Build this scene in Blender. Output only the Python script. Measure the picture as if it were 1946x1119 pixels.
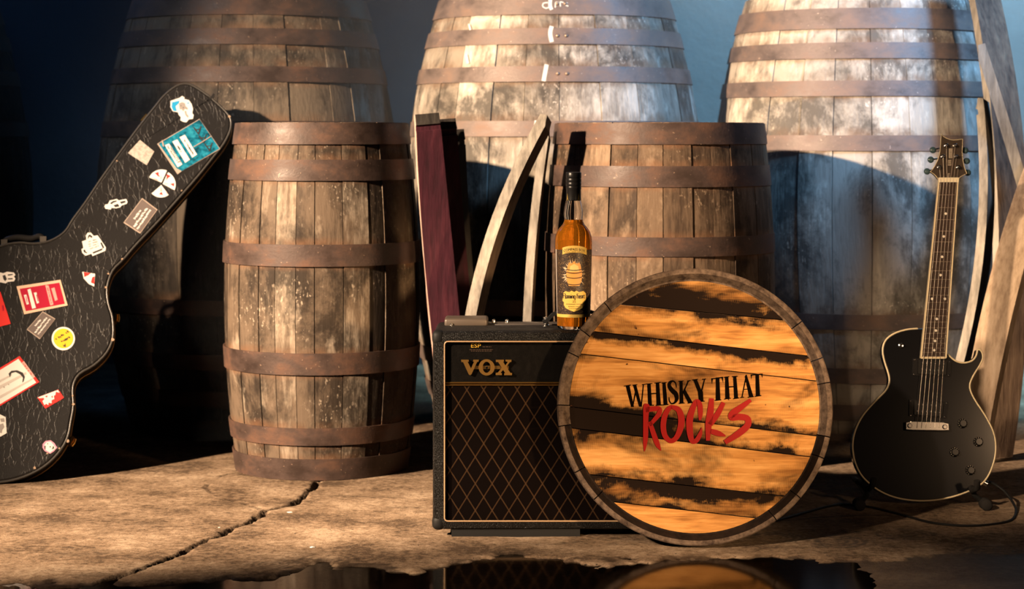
import bpy, bmesh, math, random
import numpy as np
from mathutils import Vector, Matrix, Quaternion

# ------------------------------------------------------------------ camera / light / exposure
for o in list(bpy.data.objects): bpy.data.objects.remove(o)
scn = bpy.context.scene
COL = scn.collection
R = math.radians
F, CX, HY, HZ = 3850.0, 973.0, 260.0, 0.965      # focal length (px), centre column, horizon row, eye height (m)
rnd = random.Random(7)

cam = bpy.data.cameras.new('camera'); camo = bpy.data.objects.new('camera', cam); COL.objects.link(camo)
camo.location = (0, 0, HZ); camo.rotation_euler = (R(90), 0, 0)
cam.sensor_width = 36; cam.lens = F / 1946 * 36; cam.shift_y = -(559.5 - HY) / 1946
cam.clip_start = 0.05; cam.clip_end = 60
cam.dof.use_dof = True; cam.dof.focus_distance = 4.85; cam.dof.aperture_fstop = 4.5
scn.camera = camo
scn.cycles.diffuse_bounces = 0
vs = scn.view_settings
vs.view_transform = 'Standard'; vs.look = 'None'; vs.exposure = 0.0; vs.gamma = 1.0; vs.use_curve_mapping = False

w = bpy.data.worlds.new('world'); scn.world = w; w.use_nodes = True
w.node_tree.nodes['Background'].inputs[0].default_value = (0.30, 0.42, 0.75, 1)
w.node_tree.nodes['Background'].inputs[1].default_value = 0.006

def light(name, kind, loc, target, power, color, **kw):
    l = bpy.data.lights.new(name, kind); l.energy = power; l.color = color
    for k, v in kw.items(): setattr(l, k, v)
    o = bpy.data.objects.new(name, l); COL.objects.link(o); o.location = loc
    o.rotation_euler = (Vector(target) - Vector(loc)).to_track_quat('-Z', 'Y').to_euler()
    return o
WARM = (1.0, 0.72, 0.48)
light('key_spot', 'SPOT', (-4.9, 1.6, 3.0), (-0.44, 5.62, 0.79), 7000, WARM, spot_size=R(24), spot_blend=0.6, shadow_soft_size=0.09).scale = (0.78, 1.42, 1)
light('front_spot', 'SPOT', (2.3, 1.6, 0.95), (0.42, 4.8, 0.36), 800, (1.0, 0.64, 0.33), spot_size=R(14.5), spot_blend=0.75, shadow_soft_size=0.08)
light('front_wash', 'SPOT', (2.6, 1.3, 1.25), (1.22, 5.6, 0.60), 95, (1.0, 0.62, 0.34), spot_size=R(29), spot_blend=0.8, shadow_soft_size=0.14)
light('guitar_spot', 'SPOT', (-2.3, 0.7, 2.7), (1.25, 5.4, 0.48), 1500, (1.0, 0.70, 0.44), spot_size=R(13), spot_blend=0.7, shadow_soft_size=0.08)
light('floor_fill', 'SPOT', (-2.8, 1.0, 2.4), (0.15, 4.66, 0.0), 1700, WARM, spot_size=R(6.5), spot_blend=0.8, shadow_soft_size=0.1).scale = (4.2, 1, 1)  # added fill, brightens the front floor strip outside the key cone
light('blue_spot', 'SPOT', (2.9, 4.3, 3.3), (1.15, 6.5, 1.52), 900, (0.25, 0.56, 1.0), spot_size=R(36), spot_blend=0.8, shadow_soft_size=0.25)
light('blue_wall_spot', 'SPOT', (2.0, 7.2, 3.7), (1.75, 8.6, 1.2), 3300, (0.24, 0.56, 0.80), spot_size=R(78), spot_blend=0.95, shadow_soft_size=0.3)
light('pale_left_spot', 'SPOT', (-2.7, 3.9, 3.1), (-1.02, 6.4, 1.22), 90, (0.62, 0.78, 1.0), spot_size=R(24), spot_blend=0.8, shadow_soft_size=0.2)
light('blue_back_spot', 'SPOT', (-2.9, 7.9, 2.9), (-0.9, 7.0, 0.9), 24, (0.08, 0.34, 1.0), spot_size=R(75), spot_blend=0.9, shadow_soft_size=0.3)

# ------------------------------------------------------------------ helpers
def P(px, py, d): return Vector(((px - CX) / F * d, d, HZ - (py - HY) / F * d))
def ray(px, py): return Vector(((px - CX) / F, 1.0, -(py - HY) / F))
class Plane:
    """a tilted plane in the place: origin o, axes u (right), v (up), n (towards the viewer)"""
    def __init__(s, o, lean=0, yaw=0):
        s.o = Vector(o); q = Quaternion((0, 0, 1), yaw) @ Quaternion((1, 0, 0), -lean)
        s.u = q @ Vector((1, 0, 0)); s.v = q @ Vector((0, 0, 1)); s.n = q @ Vector((0, -1, 0))
    def hit(s, px, py):
        c = Vector((0, 0, HZ)); r = ray(px, py); p = c + r * ((s.o - c).dot(s.n) / r.dot(s.n)) - s.o
        return p.dot(s.u), p.dot(s.v)
    def at(s, a, b, h=0): return s.o + s.u * a + s.v * b + s.n * h

def obj(name, verts, faces, mat, parent=None, smooth=None, mats=None, fm=None):
    me = bpy.data.meshes.new(name)
    off = parent_world(parent)
    me.from_pydata([(v[0] - off[0], v[1] - off[1], v[2] - off[2]) for v in verts], [], faces)
    for m in (mats or [mat]): me.materials.append(m)
    if fm is not None: me.polygons.foreach_set('material_index', fm)
    if smooth is not None:
        me.polygons.foreach_set('use_smooth', [True] * len(me.polygons))
        me.set_sharp_from_angle(angle=R(smooth))
    me.update()
    o = bpy.data.objects.new(name, me); COL.objects.link(o)
    if parent is not None: o.parent = parent
    return o
def parent_world(p):
    v = Vector((0, 0, 0))
    while p is not None: v += p.location; p = p.parent
    return v
def thing(name, label, cat, loc, group=None):
    o = bpy.data.objects.new(name, None); COL.objects.link(o); o.location = loc; o.empty_display_size = .05
    o['label'] = label; o['category'] = cat
    if group: o['group'] = group
    return o
def tag(o, label, cat, group=None):
    o['label'] = label; o['category'] = cat
    if group: o['group'] = group
    return o
def rebase(o, loc):
    loc = Vector(loc); o.data.transform(Matrix.Translation(-loc)); o.location = loc; return o

class G:
    """gathers geometry for one mesh"""
    def __init__(s): s.v = []; s.f = []; s.m = []
    def add(s, vs, fs, m=0):
        b = len(s.v); s.v += [tuple(v) for v in vs]; s.f += [tuple(i + b for i in f) for f in fs]; s.m += [m] * len(fs)
    def box(s, c, ax, ay, az, m=0):      # centre and three half-axis vectors
        c = Vector(c); ax, ay, az = Vector(ax), Vector(ay), Vector(az)
        vs = [c + ax * i + ay * j + az * k for i in (-1, 1) for j in (-1, 1) for k in (-1, 1)]
        s.add(vs, [(0, 1, 3, 2), (4, 6, 7, 5), (0, 4, 5, 1), (2, 3, 7, 6), (0, 2, 6, 4), (1, 5, 7, 3)], m)
    def tube(s, pts, r, seg=10, cap=True, m=0):
        pts = [Vector(p) for p in pts]; n = len(pts); rings = []
        t0 = (pts[1] - pts[0]).normalized(); up = Vector((0, 0, 1)) if abs(t0.z) < .9 else Vector((1, 0, 0))
        a = t0.cross(up).normalized()
        for i, p in enumerate(pts):
            t = (pts[min(i + 1, n - 1)] - pts[max(i - 1, 0)]).normalized()
            a = (a - t * a.dot(t)).normalized(); b = t.cross(a)
            rr = r[i] if hasattr(r, '__len__') else r
            rings.append([p + (a * math.cos(2 * math.pi * k / seg) + b * math.sin(2 * math.pi * k / seg)) * rr for k in range(seg)])
        vs = [q for rg in rings for q in rg]; fs = []
        for i in range(n - 1):
            for k in range(seg):
                k2 = (k + 1) % seg; fs.append((i * seg + k, i * seg + k2, (i + 1) * seg + k2, (i + 1) * seg + k))
        if cap: fs.append(tuple(range(seg))[::-1]); fs.append(tuple((n - 1) * seg + k for k in range(seg)))
        s.add(vs, fs, m)
    def cyl(s, a, b, r, seg=16, m=0): s.tube([a, b], r, seg, True, m)
    def lathe(s, prof, c=(0, 0, 0), axis=None, seg=32, m=0, close=False):
        c = Vector(c); z = Vector(axis or (0, 0, 1)).normalized()
        x = z.cross(Vector((0, 1, 0)) if abs(z.y) < .9 else Vector((1, 0, 0))).normalized(); y = z.cross(x)
        vs = [c + z * h + (x * math.cos(2 * math.pi * k / seg) + y * math.sin(2 * math.pi * k / seg)) * r for r, h in prof for k in range(seg)]
        fs = []; n = len(prof)
        for i in range(n - 1 + (1 if close else 0)):
            i2 = (i + 1) % n
            for k in range(seg):
                k2 = (k + 1) % seg; fs.append((i * seg + k, i * seg + k2, i2 * seg + k2, i2 * seg + k))
        if not close:
            if prof[0][0] > 1e-6: fs.append(tuple(range(seg))[::-1])
            if prof[-1][0] > 1e-6: fs.append(tuple((n - 1) * seg + k for k in range(seg)))
        s.add(vs, fs, m)
    def poly(s, pl, pts, h0, h1, m=0):   # polygon (u,v) on a Plane, extruded h0..h1
        n = len(pts); A = sum(pts[i][0] * pts[(i + 1) % n][1] - pts[(i + 1) % n][0] * pts[i][1] for i in range(n))
        if A < 0: pts = pts[::-1]
        vs = [pl.at(a, b, h0) for a, b in pts] + [pl.at(a, b, h1) for a, b in pts]
        fs = [tuple(range(n))[::-1], tuple(range(n, 2 * n))] + [(i, (i + 1) % n, n + (i + 1) % n, n + i) for i in range(n)]
        s.add(vs, fs, m)
    def build(s, name, mat, parent=None, smooth=None, mats=None):
        return obj(name, s.v, s.f, mat, parent, smooth, mats, s.m if mats else None)

def catmull(pts, k=6, closed=False):
    pts = [np.array(p, float) for p in pts]; n = len(pts); out = []
    for i in range(n if closed else n - 1):
        g = lambda j: pts[j % n] if closed else pts[min(max(j, 0), n - 1)]
        p0, p1, p2, p3 = g(i - 1), g(i), g(i + 1), g(i + 2)
        for j in range(k):
            t = j / k
            out.append(.5 * ((2 * p1) + (-p0 + p2) * t + (2 * p0 - 5 * p1 + 4 * p2 - p3) * t * t + (-p0 + 3 * p1 - 3 * p2 + p3) * t ** 3))
    if not closed: out.append(pts[-1])
    return [tuple(q) for q in out]
def ribbon(pts, closed=False):
    """variable-width stroke: (x, y, width) -> list of quads (x, y)"""
    c = catmull(pts, 5, closed); L, Rr = [], []; n = len(c)
    for i in range(n):
        a = c[(i - 1) % n] if closed else c[max(i - 1, 0)]; b = c[(i + 1) % n] if closed else c[min(i + 1, n - 1)]
        dx, dy = b[0] - a[0], b[1] - a[1]; l = math.hypot(dx, dy) or 1; h = abs(c[i][2]) / 2
        L.append((c[i][0] - dy / l * h, c[i][1] + dx / l * h)); Rr.append((c[i][0] + dy / l * h, c[i][1] - dx / l * h))
    return [[L[i], L[(i + 1) % n], Rr[(i + 1) % n], Rr[i]] for i in range(n if closed else n - 1)]
def circle(cx, cy, r, n=28, ry=None, a0=0, a1=2 * math.pi):
    full = abs(a1 - a0 - 2 * math.pi) < 1e-6
    return [(cx + r * math.cos(a0 + (a1 - a0) * i / (n if full else n - 1)), cy + (ry or r) * math.sin(a0 + (a1 - a0) * i / (n if full else n - 1))) for i in range(n)]
def text_tris(s, wide=1.0):
    """glyph triangles of a string in the built-in typeface: cap height 1, width as set"""
    cu = bpy.data.curves.new('t', 'FONT'); cu.body = s; cu.align_x = 'CENTER'; cu.resolution_u = 3
    o = bpy.data.objects.new('t', cu); COL.objects.link(o); bpy.context.view_layer.update()
    me = o.evaluated_get(bpy.context.evaluated_depsgraph_get()).to_mesh()
    vs = [(v.co.x / .69 * wide, v.co.y / .69) for v in me.vertices]; fs = [tuple(p.vertices) for p in me.polygons]
    o.evaluated_get(bpy.context.evaluated_depsgraph_get()).to_mesh_clear()
    bpy.data.objects.remove(o); bpy.data.curves.remove(cu)
    return vs, fs

# ------------------------------------------------------------------ materials
class Mat:
    def __init__(s, name, color=(.5, .5, .5), rough=.6, spec=.4, metal=0.0, **kw):
        s.m = bpy.data.materials.new(name); s.m.use_nodes = True; s.t = s.m.node_tree
        s.b = s.t.nodes['Principled BSDF']; s.out = s.t.nodes['Material Output']
        s.set('Base Color', color); s.set('Roughness', rough); s.set('Specular IOR Level', spec); s.set('Metallic', metal)
        for k, v in kw.items(): s.set(k, v)
    def set(s, k, v):
        i = s.b.inputs[k]
        if isinstance(v, bpy.types.NodeSocket): s.t.links.new(v, i)
        elif isinstance(v, (tuple, list)) and len(v) == 3: i.default_value = (*v, 1)
        else: i.default_value = v
    def n(s, typ, ins=None, out=0, **props):
        nd = s.t.nodes.new('ShaderNode' + typ)
        for k, v in props.items(): setattr(nd, k, v)
        for k, v in (ins or {}).items():
            i = nd.inputs[k]
            if isinstance(v, bpy.types.NodeSocket): s.t.links.new(v, i)
            elif isinstance(v, (tuple, list)) and len(v) == 3 and i.type == 'RGBA': i.default_value = (*v, 1)
            else: i.default_value = v
        return nd.outputs[out]
    def coord(s, scale=(1, 1, 1), rot=(0, 0, 0), rand=False, which='Object'):
        c = s.n('TexCoord', out=which)
        if rand:
            r = s.n('ObjectInfo', out='Random'); r = s.math('MULTIPLY', r, 37.0)
            c = s.n('VectorMath', {0: c, 1: s.n('CombineXYZ', {0: r, 1: r, 2: r})}, operation='ADD')
        return s.n('Mapping', {'Vector': c, 'Scale': scale, 'Rotation': rot})
    def noise(s, c, scale, detail=4, rough=.6, dist=0.0):
        return s.n('TexNoise', {'Vector': c, 'Scale': scale, 'Detail': detail, 'Roughness': rough, 'Distortion': dist}, out=0)
    def math(s, op, a, b=0.0, c=None, clamp=False):
        d = {0: a, 1: b}
        if c is not None: d[2] = c
        return s.n('Math', d, operation=op, use_clamp=clamp)
    def remap(s, v, a, b, lo=0.0, hi=1.0): return s.n('MapRange', {0: v, 1: a, 2: b, 3: lo, 4: hi}, clamp=True)
    def ramp(s, v, stops, interp='LINEAR'):
        nd = s.t.nodes.new('ShaderNodeValToRGB'); s.t.links.new(v, nd.inputs[0]); e = nd.color_ramp; e.interpolation = interp
        while len(e.elements) < len(stops): e.elements.new(0.5)
        for el, (p, c) in zip(e.elements, stops): el.position = p; el.color = (*c, 1) if len(c) == 3 else c
        return nd.outputs[0]
    def mix(s, f, a, b, blend='MIX'):
        return s.n('Mix', {0: f, 6: a, 7: b}, out=2, data_type='RGBA', blend_type=blend)
    def attr(s, name, out='Fac', typ='OBJECT'): return s.n('Attribute', out=out, attribute_name=name, attribute_type=typ)
    def bump(s, h, strength=.3, dist=.01):
        s.set('Normal', s.n('Bump', {'Height': h, 'Strength': strength, 'Distance': dist}))

def plain(name, color, rough=.6, spec=.4, metal=0.0, **kw): return Mat(name, color, rough, spec, metal, **kw).m

def stave_mat(name, H, hoops, light, mid, dark, rust=(.20, .11, .06)):
    a = Mat(name, rough=.75, spec=.25)
    grain = a.noise(a.coord((1, 1, .10), rand=True), 80, 5, .7)
    soft = a.noise(a.coord((1, 1, .35), rand=True), 16, 5, .62)
    big = a.noise(a.coord((1, 1, .55), rand=True), 4.5, 4, .6, .5)
    tone = a.attr('tone')
    t = a.math('ADD', a.math('MULTIPLY', grain, .34), a.math('MULTIPLY', soft, .45))
    t = a.math('ADD', t, a.math('MULTIPLY', big, .35))
    t = a.math('ADD', t, a.math('MULTIPLY', a.math('SUBTRACT', tone, .5), .42))
    col = a.ramp(t, [(.40, dark), (.54, mid), (.64, mid), (.78, light)])
    st = a.remap(a.noise(a.coord((1, 1, .7), rand=False), 5.0, 7, .72, .3), .455, .59)      # black mould and wet stains
    col = a.mix(a.math('MULTIPLY', st, .86), col, tuple(x * .42 for x in dark))
    wash = a.remap(a.noise(a.coord((1, 1, .55), rand=True), 7, 5, .7), .60, .72)           # bleached scrapes
    col = a.mix(a.math('MULTIPLY', wash, .65), col, tuple(min(1, x * 1.25) for x in light))
    fleck = a.math('MULTIPLY', a.remap(a.noise(a.coord((1, 1, .6)), 120, 3, .6), .60, .68), a.remap(a.noise(a.coord((1, 1, 1)), 4, 3), .50, .62))
    col = a.mix(a.math('MULTIPLY', fleck, .75), col, tuple(min(1, x * 1.2) for x in light))
    # rust bleeding out of the wood beside each hoop
    z = a.n('SeparateXYZ', {0: a.n('TexCoord', out='Object')}, out=2)
    z = a.math('ADD', a.math('DIVIDE', z, H), a.math('MULTIPLY', a.math('SUBTRACT', a.noise(a.coord((1, 1, .1), rand=True), 24, 3), .5), .022))
    stops = []
    for lo, hi in sorted(hoops): 
        stops += [(max(0, lo / H - .016), (0, 0, 0)), (max(0, lo / H - .002), (1, 1, 1)), (min(1, hi / H + .004), (1, 1, 1)), (min(1, hi / H + .022), (0, 0, 0))]
    m = a.ramp(z, stops[:32])
    m = a.math('MULTIPLY', m, a.remap(a.noise(a.coord((1, 1, 1), rand=True), 14, 3), .35, .62))
    col = a.mix(a.math('MULTIPLY', m, .62), col, rust)
    a.set('Base Color', col)
    a.bump(a.math('ADD', a.math('MULTIPLY', grain, .6), soft), .5, .006)
    a.set('Roughness', a.remap(soft, .3, .7, .6, .85))
    return a.m
def hoop_mat(name, base, rust, spot):
    a = Mat(name, rough=.55, spec=.45, metal=.25)
    n1 = a.noise(a.coord((1, 1, 1.6), rand=True), 9, 6, .65); n2 = a.noise(a.coord(rand=True), 120, 3)
    col = a.ramp(n1, [(.32, tuple(x * .55 for x in base)), (.5, base), (.70, rust)])
    col = a.mix(a.remap(n2, .68, .74), col, spot)
    a.set('Base Color', col); a.set('Roughness', a.remap(n1, .3, .7, .42, .75)); a.bump(a.math('ADD', n1, a.math('MULTIPLY', n2, .5)), .35, .003)
    return a.m

M = {}
M['hoop'] = hoop_mat('rusty hoop iron', (.082, .053, .044), (.165, .085, .054), (.42, .28, .19))
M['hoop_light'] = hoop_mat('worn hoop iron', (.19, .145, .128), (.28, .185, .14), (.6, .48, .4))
M['rivet'] = plain('rivet steel', (.33, .24, .18), .4, .5, .6)
M['chalk'] = plain('white chalk paint', (.75, .72, .66), .8)
M['gold'] = plain('polished brass', (.83, .52, .16), .28, .5, 1.0)
M['old_gold'] = plain('aged gold letter', (.36, .20, .055), .42, .4, .85)
M['chrome'] = plain('polished chrome', (.80, .78, .75), .15, .5, 1.0)
M['cream'] = plain('cream binding', (.80, .66, .42), .35, .5)
M['rubber'] = plain('black rubber', (.009, .009, .009), .6, .25)
M['foam'] = plain('black foam grip', (.03, .028, .027), .9, .1)
M['gloss_black'] = plain('gloss black lacquer', (.006, .006, .007), .13, .5)
M['string'] = plain('steel string', (.42, .36, .29), .45, .4, .6)
M['paper'] = plain('white sticker paper', (.78, .74, .70), .5)
M['ink'] = plain('black sticker ink', (.03, .028, .028), .5)
M['grey_ink'] = plain('grey print', (.32, .29, .27), .55)
M['red_ink'] = plain('red print', (.72, .035, .03), .45)
M['crimson'] = plain('crimson laminate', (.42, .018, .045), .3)
M['tan'] = plain('tan border print', (.72, .50, .36), .45)
M['cyan'] = plain('cyan print', (.02, .33, .62), .45)
M['yellow'] = plain('yellow print', (.85, .50, .03), .45)
M['pink'] = plain('pink print', (.72, .30, .42), .45)
M['pinkish'] = plain('pale red vein print', (.80, .36, .32), .5)
M['smoke_film'] = plain('smoky laminate', (.16, .13, .12), .25, .6)
M['film_edge'] = plain('clear film edge', (.45, .36, .30), .2, .7)

def teal():
    a = Mat('teal laminate', rough=.25, spec=.6)
    n = a.noise(a.coord(), 60, 4); a.set('Base Color', a.ramp(n, [(.35, (.005, .05, .08)), (.5, (.01, .17, .27)), (.68, (.03, .30, .42))])); return a.m
M['teal'] = teal()
def worn_paper():
    a = Mat('worn grey sticker', rough=.7)
    a.set('Base Color', a.ramp(a.noise(a.coord(), 130, 4), [(.35, (.36, .31, .27)), (.6, (.56, .49, .43))])); return a.m
M['worn_paper'] = worn_paper()

def tolex(name, base, scale, bump, rough=.45, spec=.4):
    a = Mat(name, base, rough, spec)
    c = a.coord((1, 1, .55))
    v = a.n('TexVoronoi', {'Vector': a.n('VectorMath', {0: c, 1: a.n('TexNoise', {'Vector': c, 'Scale': scale * .6, 'Detail': 2}, out=1)}, operation='MULTIPLY_ADD') if False else c, 'Scale': scale, 'Randomness': 1.0}, feature='DISTANCE_TO_EDGE')
    n = a.noise(c, scale * 1.4, 4, .6, .6)
    h = a.math('ADD', a.remap(v, 0, .12), a.math('MULTIPLY', n, .8))
    a.bump(h, bump, .0035)
    a.set('Base Color', a.mix(a.remap(a.noise(c, scale * .2, 5), .45, .75), base, tuple(x * 1.9 for x in base)))
    a.set('Roughness', a.remap(n, .3, .7, rough - .1, rough + .15))
    return a.m
def case_leather():
    a = Mat('creased black case leather', (.02, .019, .019), .46, .3)
    c0 = a.n('TexCoord', out='Object')
    warp = a.n('VectorMath', {0: a.n('VectorMath', {0: a.n('TexNoise', {'Vector': c0, 'Scale': 14.0, 'Detail': 3}, out=1), 1: (.5, .5, .5)}, operation='SUBTRACT'), 1: (.05, .05, .05)}, operation='MULTIPLY')
    c = a.n('VectorMath', {0: c0, 1: warp}, operation='ADD')
    mp = a.n('Mapping', {'Vector': c, 'Rotation': (0, R(-28), 0), 'Scale': (1.0, 1.0, .32)})
    v = a.n('TexVoronoi', {'Vector': mp, 'Scale': 62.0}, feature='DISTANCE_TO_EDGE')
    crease = a.remap(v, .0, .055, 1, 0)
    part = a.remap(a.noise(c0, 16, 3), .42, .62)
    fine = a.noise(c0, 420, 2)
    h = a.math('ADD', a.math('MULTIPLY', crease, part), a.math('MULTIPLY', fine, .25))
    a.bump(h, .5, .003)
    a.set('Base Color', a.mix(a.math('MULTIPLY', a.math('MULTIPLY', crease, part), .6), (.012, .011, .011), (.050, .043, .038)))
    return a.m
M['case_leather'] = case_leather()
M['amp_tolex'] = tolex('ribbed black amp vinyl', (.0055, .005, .0045), 260, .7, .45, .25)
M['case_edge'] = plain('worn black edge piping', (.05, .046, .042), .35, .6)
M['panel_black'] = tolex('fine black panel cloth', (.004, .0034, .003), 500, .3, .7, .05)

def grille():
    a = Mat('diamond grille cloth', rough=.9, spec=.04)
    x = a.n('SeparateXYZ', {0: a.n('TexCoord', out='Object')}, out=0); z = a.n('SeparateXYZ', {0: a.n('TexCoord', out='Object')}, out=2)
    A, B = 1 / .0405, 1 / .0645
    def lines(sg):
        p = a.math('ADD', a.math('MULTIPLY', x, A), a.math('MULTIPLY', z, sg * B))
        fr = a.math('ABSOLUTE', a.math('SUBTRACT', a.math('FRACT', p), .5))
        # a thread of two strands
        return a.math('MAXIMUM', a.remap(a.math('ABSOLUTE', a.math('SUBTRACT', fr, .472)), .007, .013, 1, 0), a.remap(fr, .490, .496, 0, .8))
    m = a.math('MAXIMUM', lines(1), lines(-1))
    weave = a.math('MULTIPLY', a.n('TexWave', {'Vector': a.coord(), 'Scale': 260.0}, out=1, bands_direction='X'), a.n('TexWave', {'Vector': a.coord(), 'Scale': 260.0}, out=1, bands_direction='Z'))
    col = a.mix(weave, (.0022, .0012, .001), (.005, .0023, .0017))
    br = a.remap(a.n('TexWave', {'Vector': a.coord(), 'Scale': 150.0}, out=1, bands_direction='Z'), .2, .7, .3, 1)
    col = a.mix(a.math('MULTIPLY', m, br), col, (.085, .045, .021))
    a.set('Base Color', col); a.bump(a.math('ADD', weave, m), .3, .001)
    return a.m
M['grille'] = grille()

LIDN = Vector((math.sin(R(6.7)), math.cos(R(6.7)) * math.sin(R(9)), math.cos(R(6.7)) * math.cos(R(9))))
def lid_wood():
    a = Mat('toasted oak lid planks', rough=.75, spec=.06)
    c = a.coord((.16, 1, 1), rot=(0, R(-6.7), 0), rand=True)
    cr = a.coord((1, 1, 1), rot=(0, R(-6.7), 0), rand=True)
    g = a.noise(c, 60, 6, .65, .4)
    warp = a.n('VectorMath', {0: c, 1: a.n('VectorMath', {0: a.n('TexNoise', {'Vector': cr, 'Scale': 5.0, 'Detail': 2}, out=1), 1: (.05, .05, .05)}, operation='MULTIPLY')}, operation='ADD')
    rings = a.noise(a.n('Mapping', {'Vector': warp, 'Scale': (.5, 1, 1)}), 34, 3, .55)
    fine = a.noise(a.coord((.05, 1, 1), rot=(0, R(-6.7), 0), rand=True), 240, 3, .6)
    broad = a.noise(a.coord((.3, 1, 1), rot=(0, R(-6.7), 0), rand=True), 7, 3, .6)
    lines = a.noise(a.coord((.03, 1, 1), rot=(0, R(-6.7), 0), rand=True), 110, 4, .7)
    tt = a.math('ADD', a.math('MULTIPLY', g, .18), a.math('MULTIPLY', rings, .35)); tt = a.math('ADD', tt, a.math('ADD', a.math('MULTIPLY', a.math('ADD', fine, lines), .17), a.math('MULTIPLY', broad, .22)))
    col = a.ramp(tt, [(.41, (.11, .042, .011)), (.485, (.33, .145, .04)), (.55, (.53, .25, .072)), (.64, (.70, .38, .135))])
    ch = a.attr('char')
    pat = a.noise(a.coord((.42, 1, 1), rot=(0, R(-6.7), 0), rand=True), 9.5, 4, .62, .4)
    saw = a.n('TexWave', {'Vector': cr, 'Scale': 75.0, 'Distortion': 3.5, 'Detail': 2.0}, out=1, bands_direction='X')
    edge = a.math('ADD', pat, a.math('MULTIPLY', a.math('SUBTRACT', saw, .5), .022))
    edge = a.math('ADD', edge, a.math('MULTIPLY', a.math('SUBTRACT', g, .5), .14))
    dd = a.n('VectorMath', {0: a.n('TexCoord', out='Object'), 1: tuple(LIDN)}, out=1, operation='DOT_PRODUCT')
    xx = a.n('SeparateXYZ', {0: a.n('TexCoord', out='Object')}, out=0)
    jag = a.math('MULTIPLY', a.math('SUBTRACT', a.noise(a.coord((1, 1, 1), rot=(0, R(-6.7), 0), rand=True), 22, 4, .7), .5), .05)
    up = a.remap(a.math('ADD', a.math('SUBTRACT', a.attr('e1'), dd), jag), .0, .034, 1, 0); dn = a.remap(a.math('ADD', a.math('SUBTRACT', dd, a.attr('e0')), jag), .0, .030, 1, 0)
    edge = a.math('ADD', edge, a.math('MULTIPLY', a.math('ADD', a.math('MULTIPLY', up, a.attr('ct')), a.math('MULTIPLY', dn, a.attr('cb'))), .30))
    edge = a.math('ADD', edge, a.math('MULTIPLY', a.math('MULTIPLY', a.remap(xx, .05, -.22), a.attr('cl')), .24))
    lim = a.math('SUBTRACT', .725, a.math('MULTIPLY', ch, .36))
    f = a.remap(a.math('SUBTRACT', edge, lim), -.07, .10, 0, 1.0)
    col = a.mix(f, col, (.011, .006, .004))
    pit = a.remap(a.noise(cr, 38, 2), .74, .77)
    col = a.mix(pit, col, (.05, .02, .01))
    a.set('Base Color', col); a.bump(a.math('ADD', g, a.math('ADD', fine, a.math('MULTIPLY', saw, .06))), .4, .002)
    return a.m
M['lid_wood'] = lid_wood()
def ring_wood(name, dark, lightc):
    a = Mat(name, rough=.8, spec=.12)
    g = a.noise(a.coord(rand=True), 42, 5, .7); col = a.ramp(g, [(.32, dark), (.68, lightc)]); a.set('Base Color', col); a.bump(g, .6, .004); return a.m
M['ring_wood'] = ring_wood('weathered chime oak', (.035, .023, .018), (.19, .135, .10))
M['ring_shade'] = ring_wood('charred chime oak', (.007, .005, .004), (.024, .014, .010))  # near-black chime oak: shade of the inner bevel put into the colour
M['red_paint'] = Mat('glossy red brush paint', (.30, .003, .0025), .4, .15).m
M['brand_black'] = Mat('black branded lettering', (.004, .0025, .0015), .95, .01).m

def loose_mat(name, c0, c1, c2):
    a = Mat(name, rough=.75, spec=.25)
    g = a.noise(a.coord((1, 1, .1), rand=True), 75, 5, .65); s2 = a.noise(a.coord((1, 1, .5), rand=True), 9, 4)
    a.set('Base Color', a.ramp(a.math('ADD', a.math('MULTIPLY', g, .5), a.math('MULTIPLY', s2, .5)), [(.34, c0), (.5, c1), (.66, c2)])); a.bump(g, .5, .004); return a.m
M['stave_grey'] = loose_mat('grey weathered stave oak', (.12, .105, .09), (.30, .27, .23), (.50, .44, .37))
M['stave_tan'] = loose_mat('pale cut stave oak', (.30, .20, .13), (.56, .41, .28), (.74, .58, .43))
M['stave_brown'] = loose_mat('brown stave oak', (.05, .032, .024), (.15, .10, .07), (.26, .18, .12))
M['stave_pink'] = loose_mat('pink stained stave edge', (.34, .17, .13), (.60, .40, .33), (.72, .60, .52))
M['stave_wine'] = loose_mat('wine stained stave face', (.018, .004, .008), (.050, .009, .018), (.10, .022, .034))
M['stave_char'] = loose_mat('dark stave end', (.012, .010, .009), (.035, .03, .027), (.07, .06, .05))

# ------------------------------------------------------------------ floor, puddle, walls
rng = np.random.RandomState(3)
def vnoise(x, y, sc, seed):
    r = np.random.RandomState(seed).rand(64, 64); u = x * sc; v = y * sc
    iu = np.floor(u).astype(int); iv = np.floor(v).astype(int); fu = u - iu; fv = v - iv
    fu = fu * fu * (3 - 2 * fu); fv = fv * fv * (3 - 2 * fv); g = lambda i, j: r[i % 64, j % 64]
    return (g(iu, iv) * (1 - fu) + g(iu + 1, iv) * fu) * (1 - fv) + (g(iu, iv + 1) * (1 - fu) + g(iu + 1, iv + 1) * fu) * fv - .5
def fbm(x, y, sc, seed, oct=4):
    t = 0; amp = 1
    for k in range(oct): t = t + amp * vnoise(x + 11.3 * k, y - 7.1 * k, sc * 2 ** k, seed + k); amp *= .5
    return t
def floor_xy(px, py): d = F * HZ / (py - HY); return ((px - CX) / F * d, d)
xs = np.concatenate([[-9, -5, -3, -2.1], np.arange(-1.55, 1.65, .007), [2.1, 3, 5, 9]])
ys = np.concatenate([[-2, 1, 2.0], np.arange(2.4, 4.2, .04), np.arange(4.2, 6.05, .007), [6.4, 7, 8.6]])
X, Y = np.meshgrid(xs, ys); 
Hh = .0012 * fbm(X, Y, 6, 5) + .0008 * fbm(X, Y, 40, 9, 3)
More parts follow.
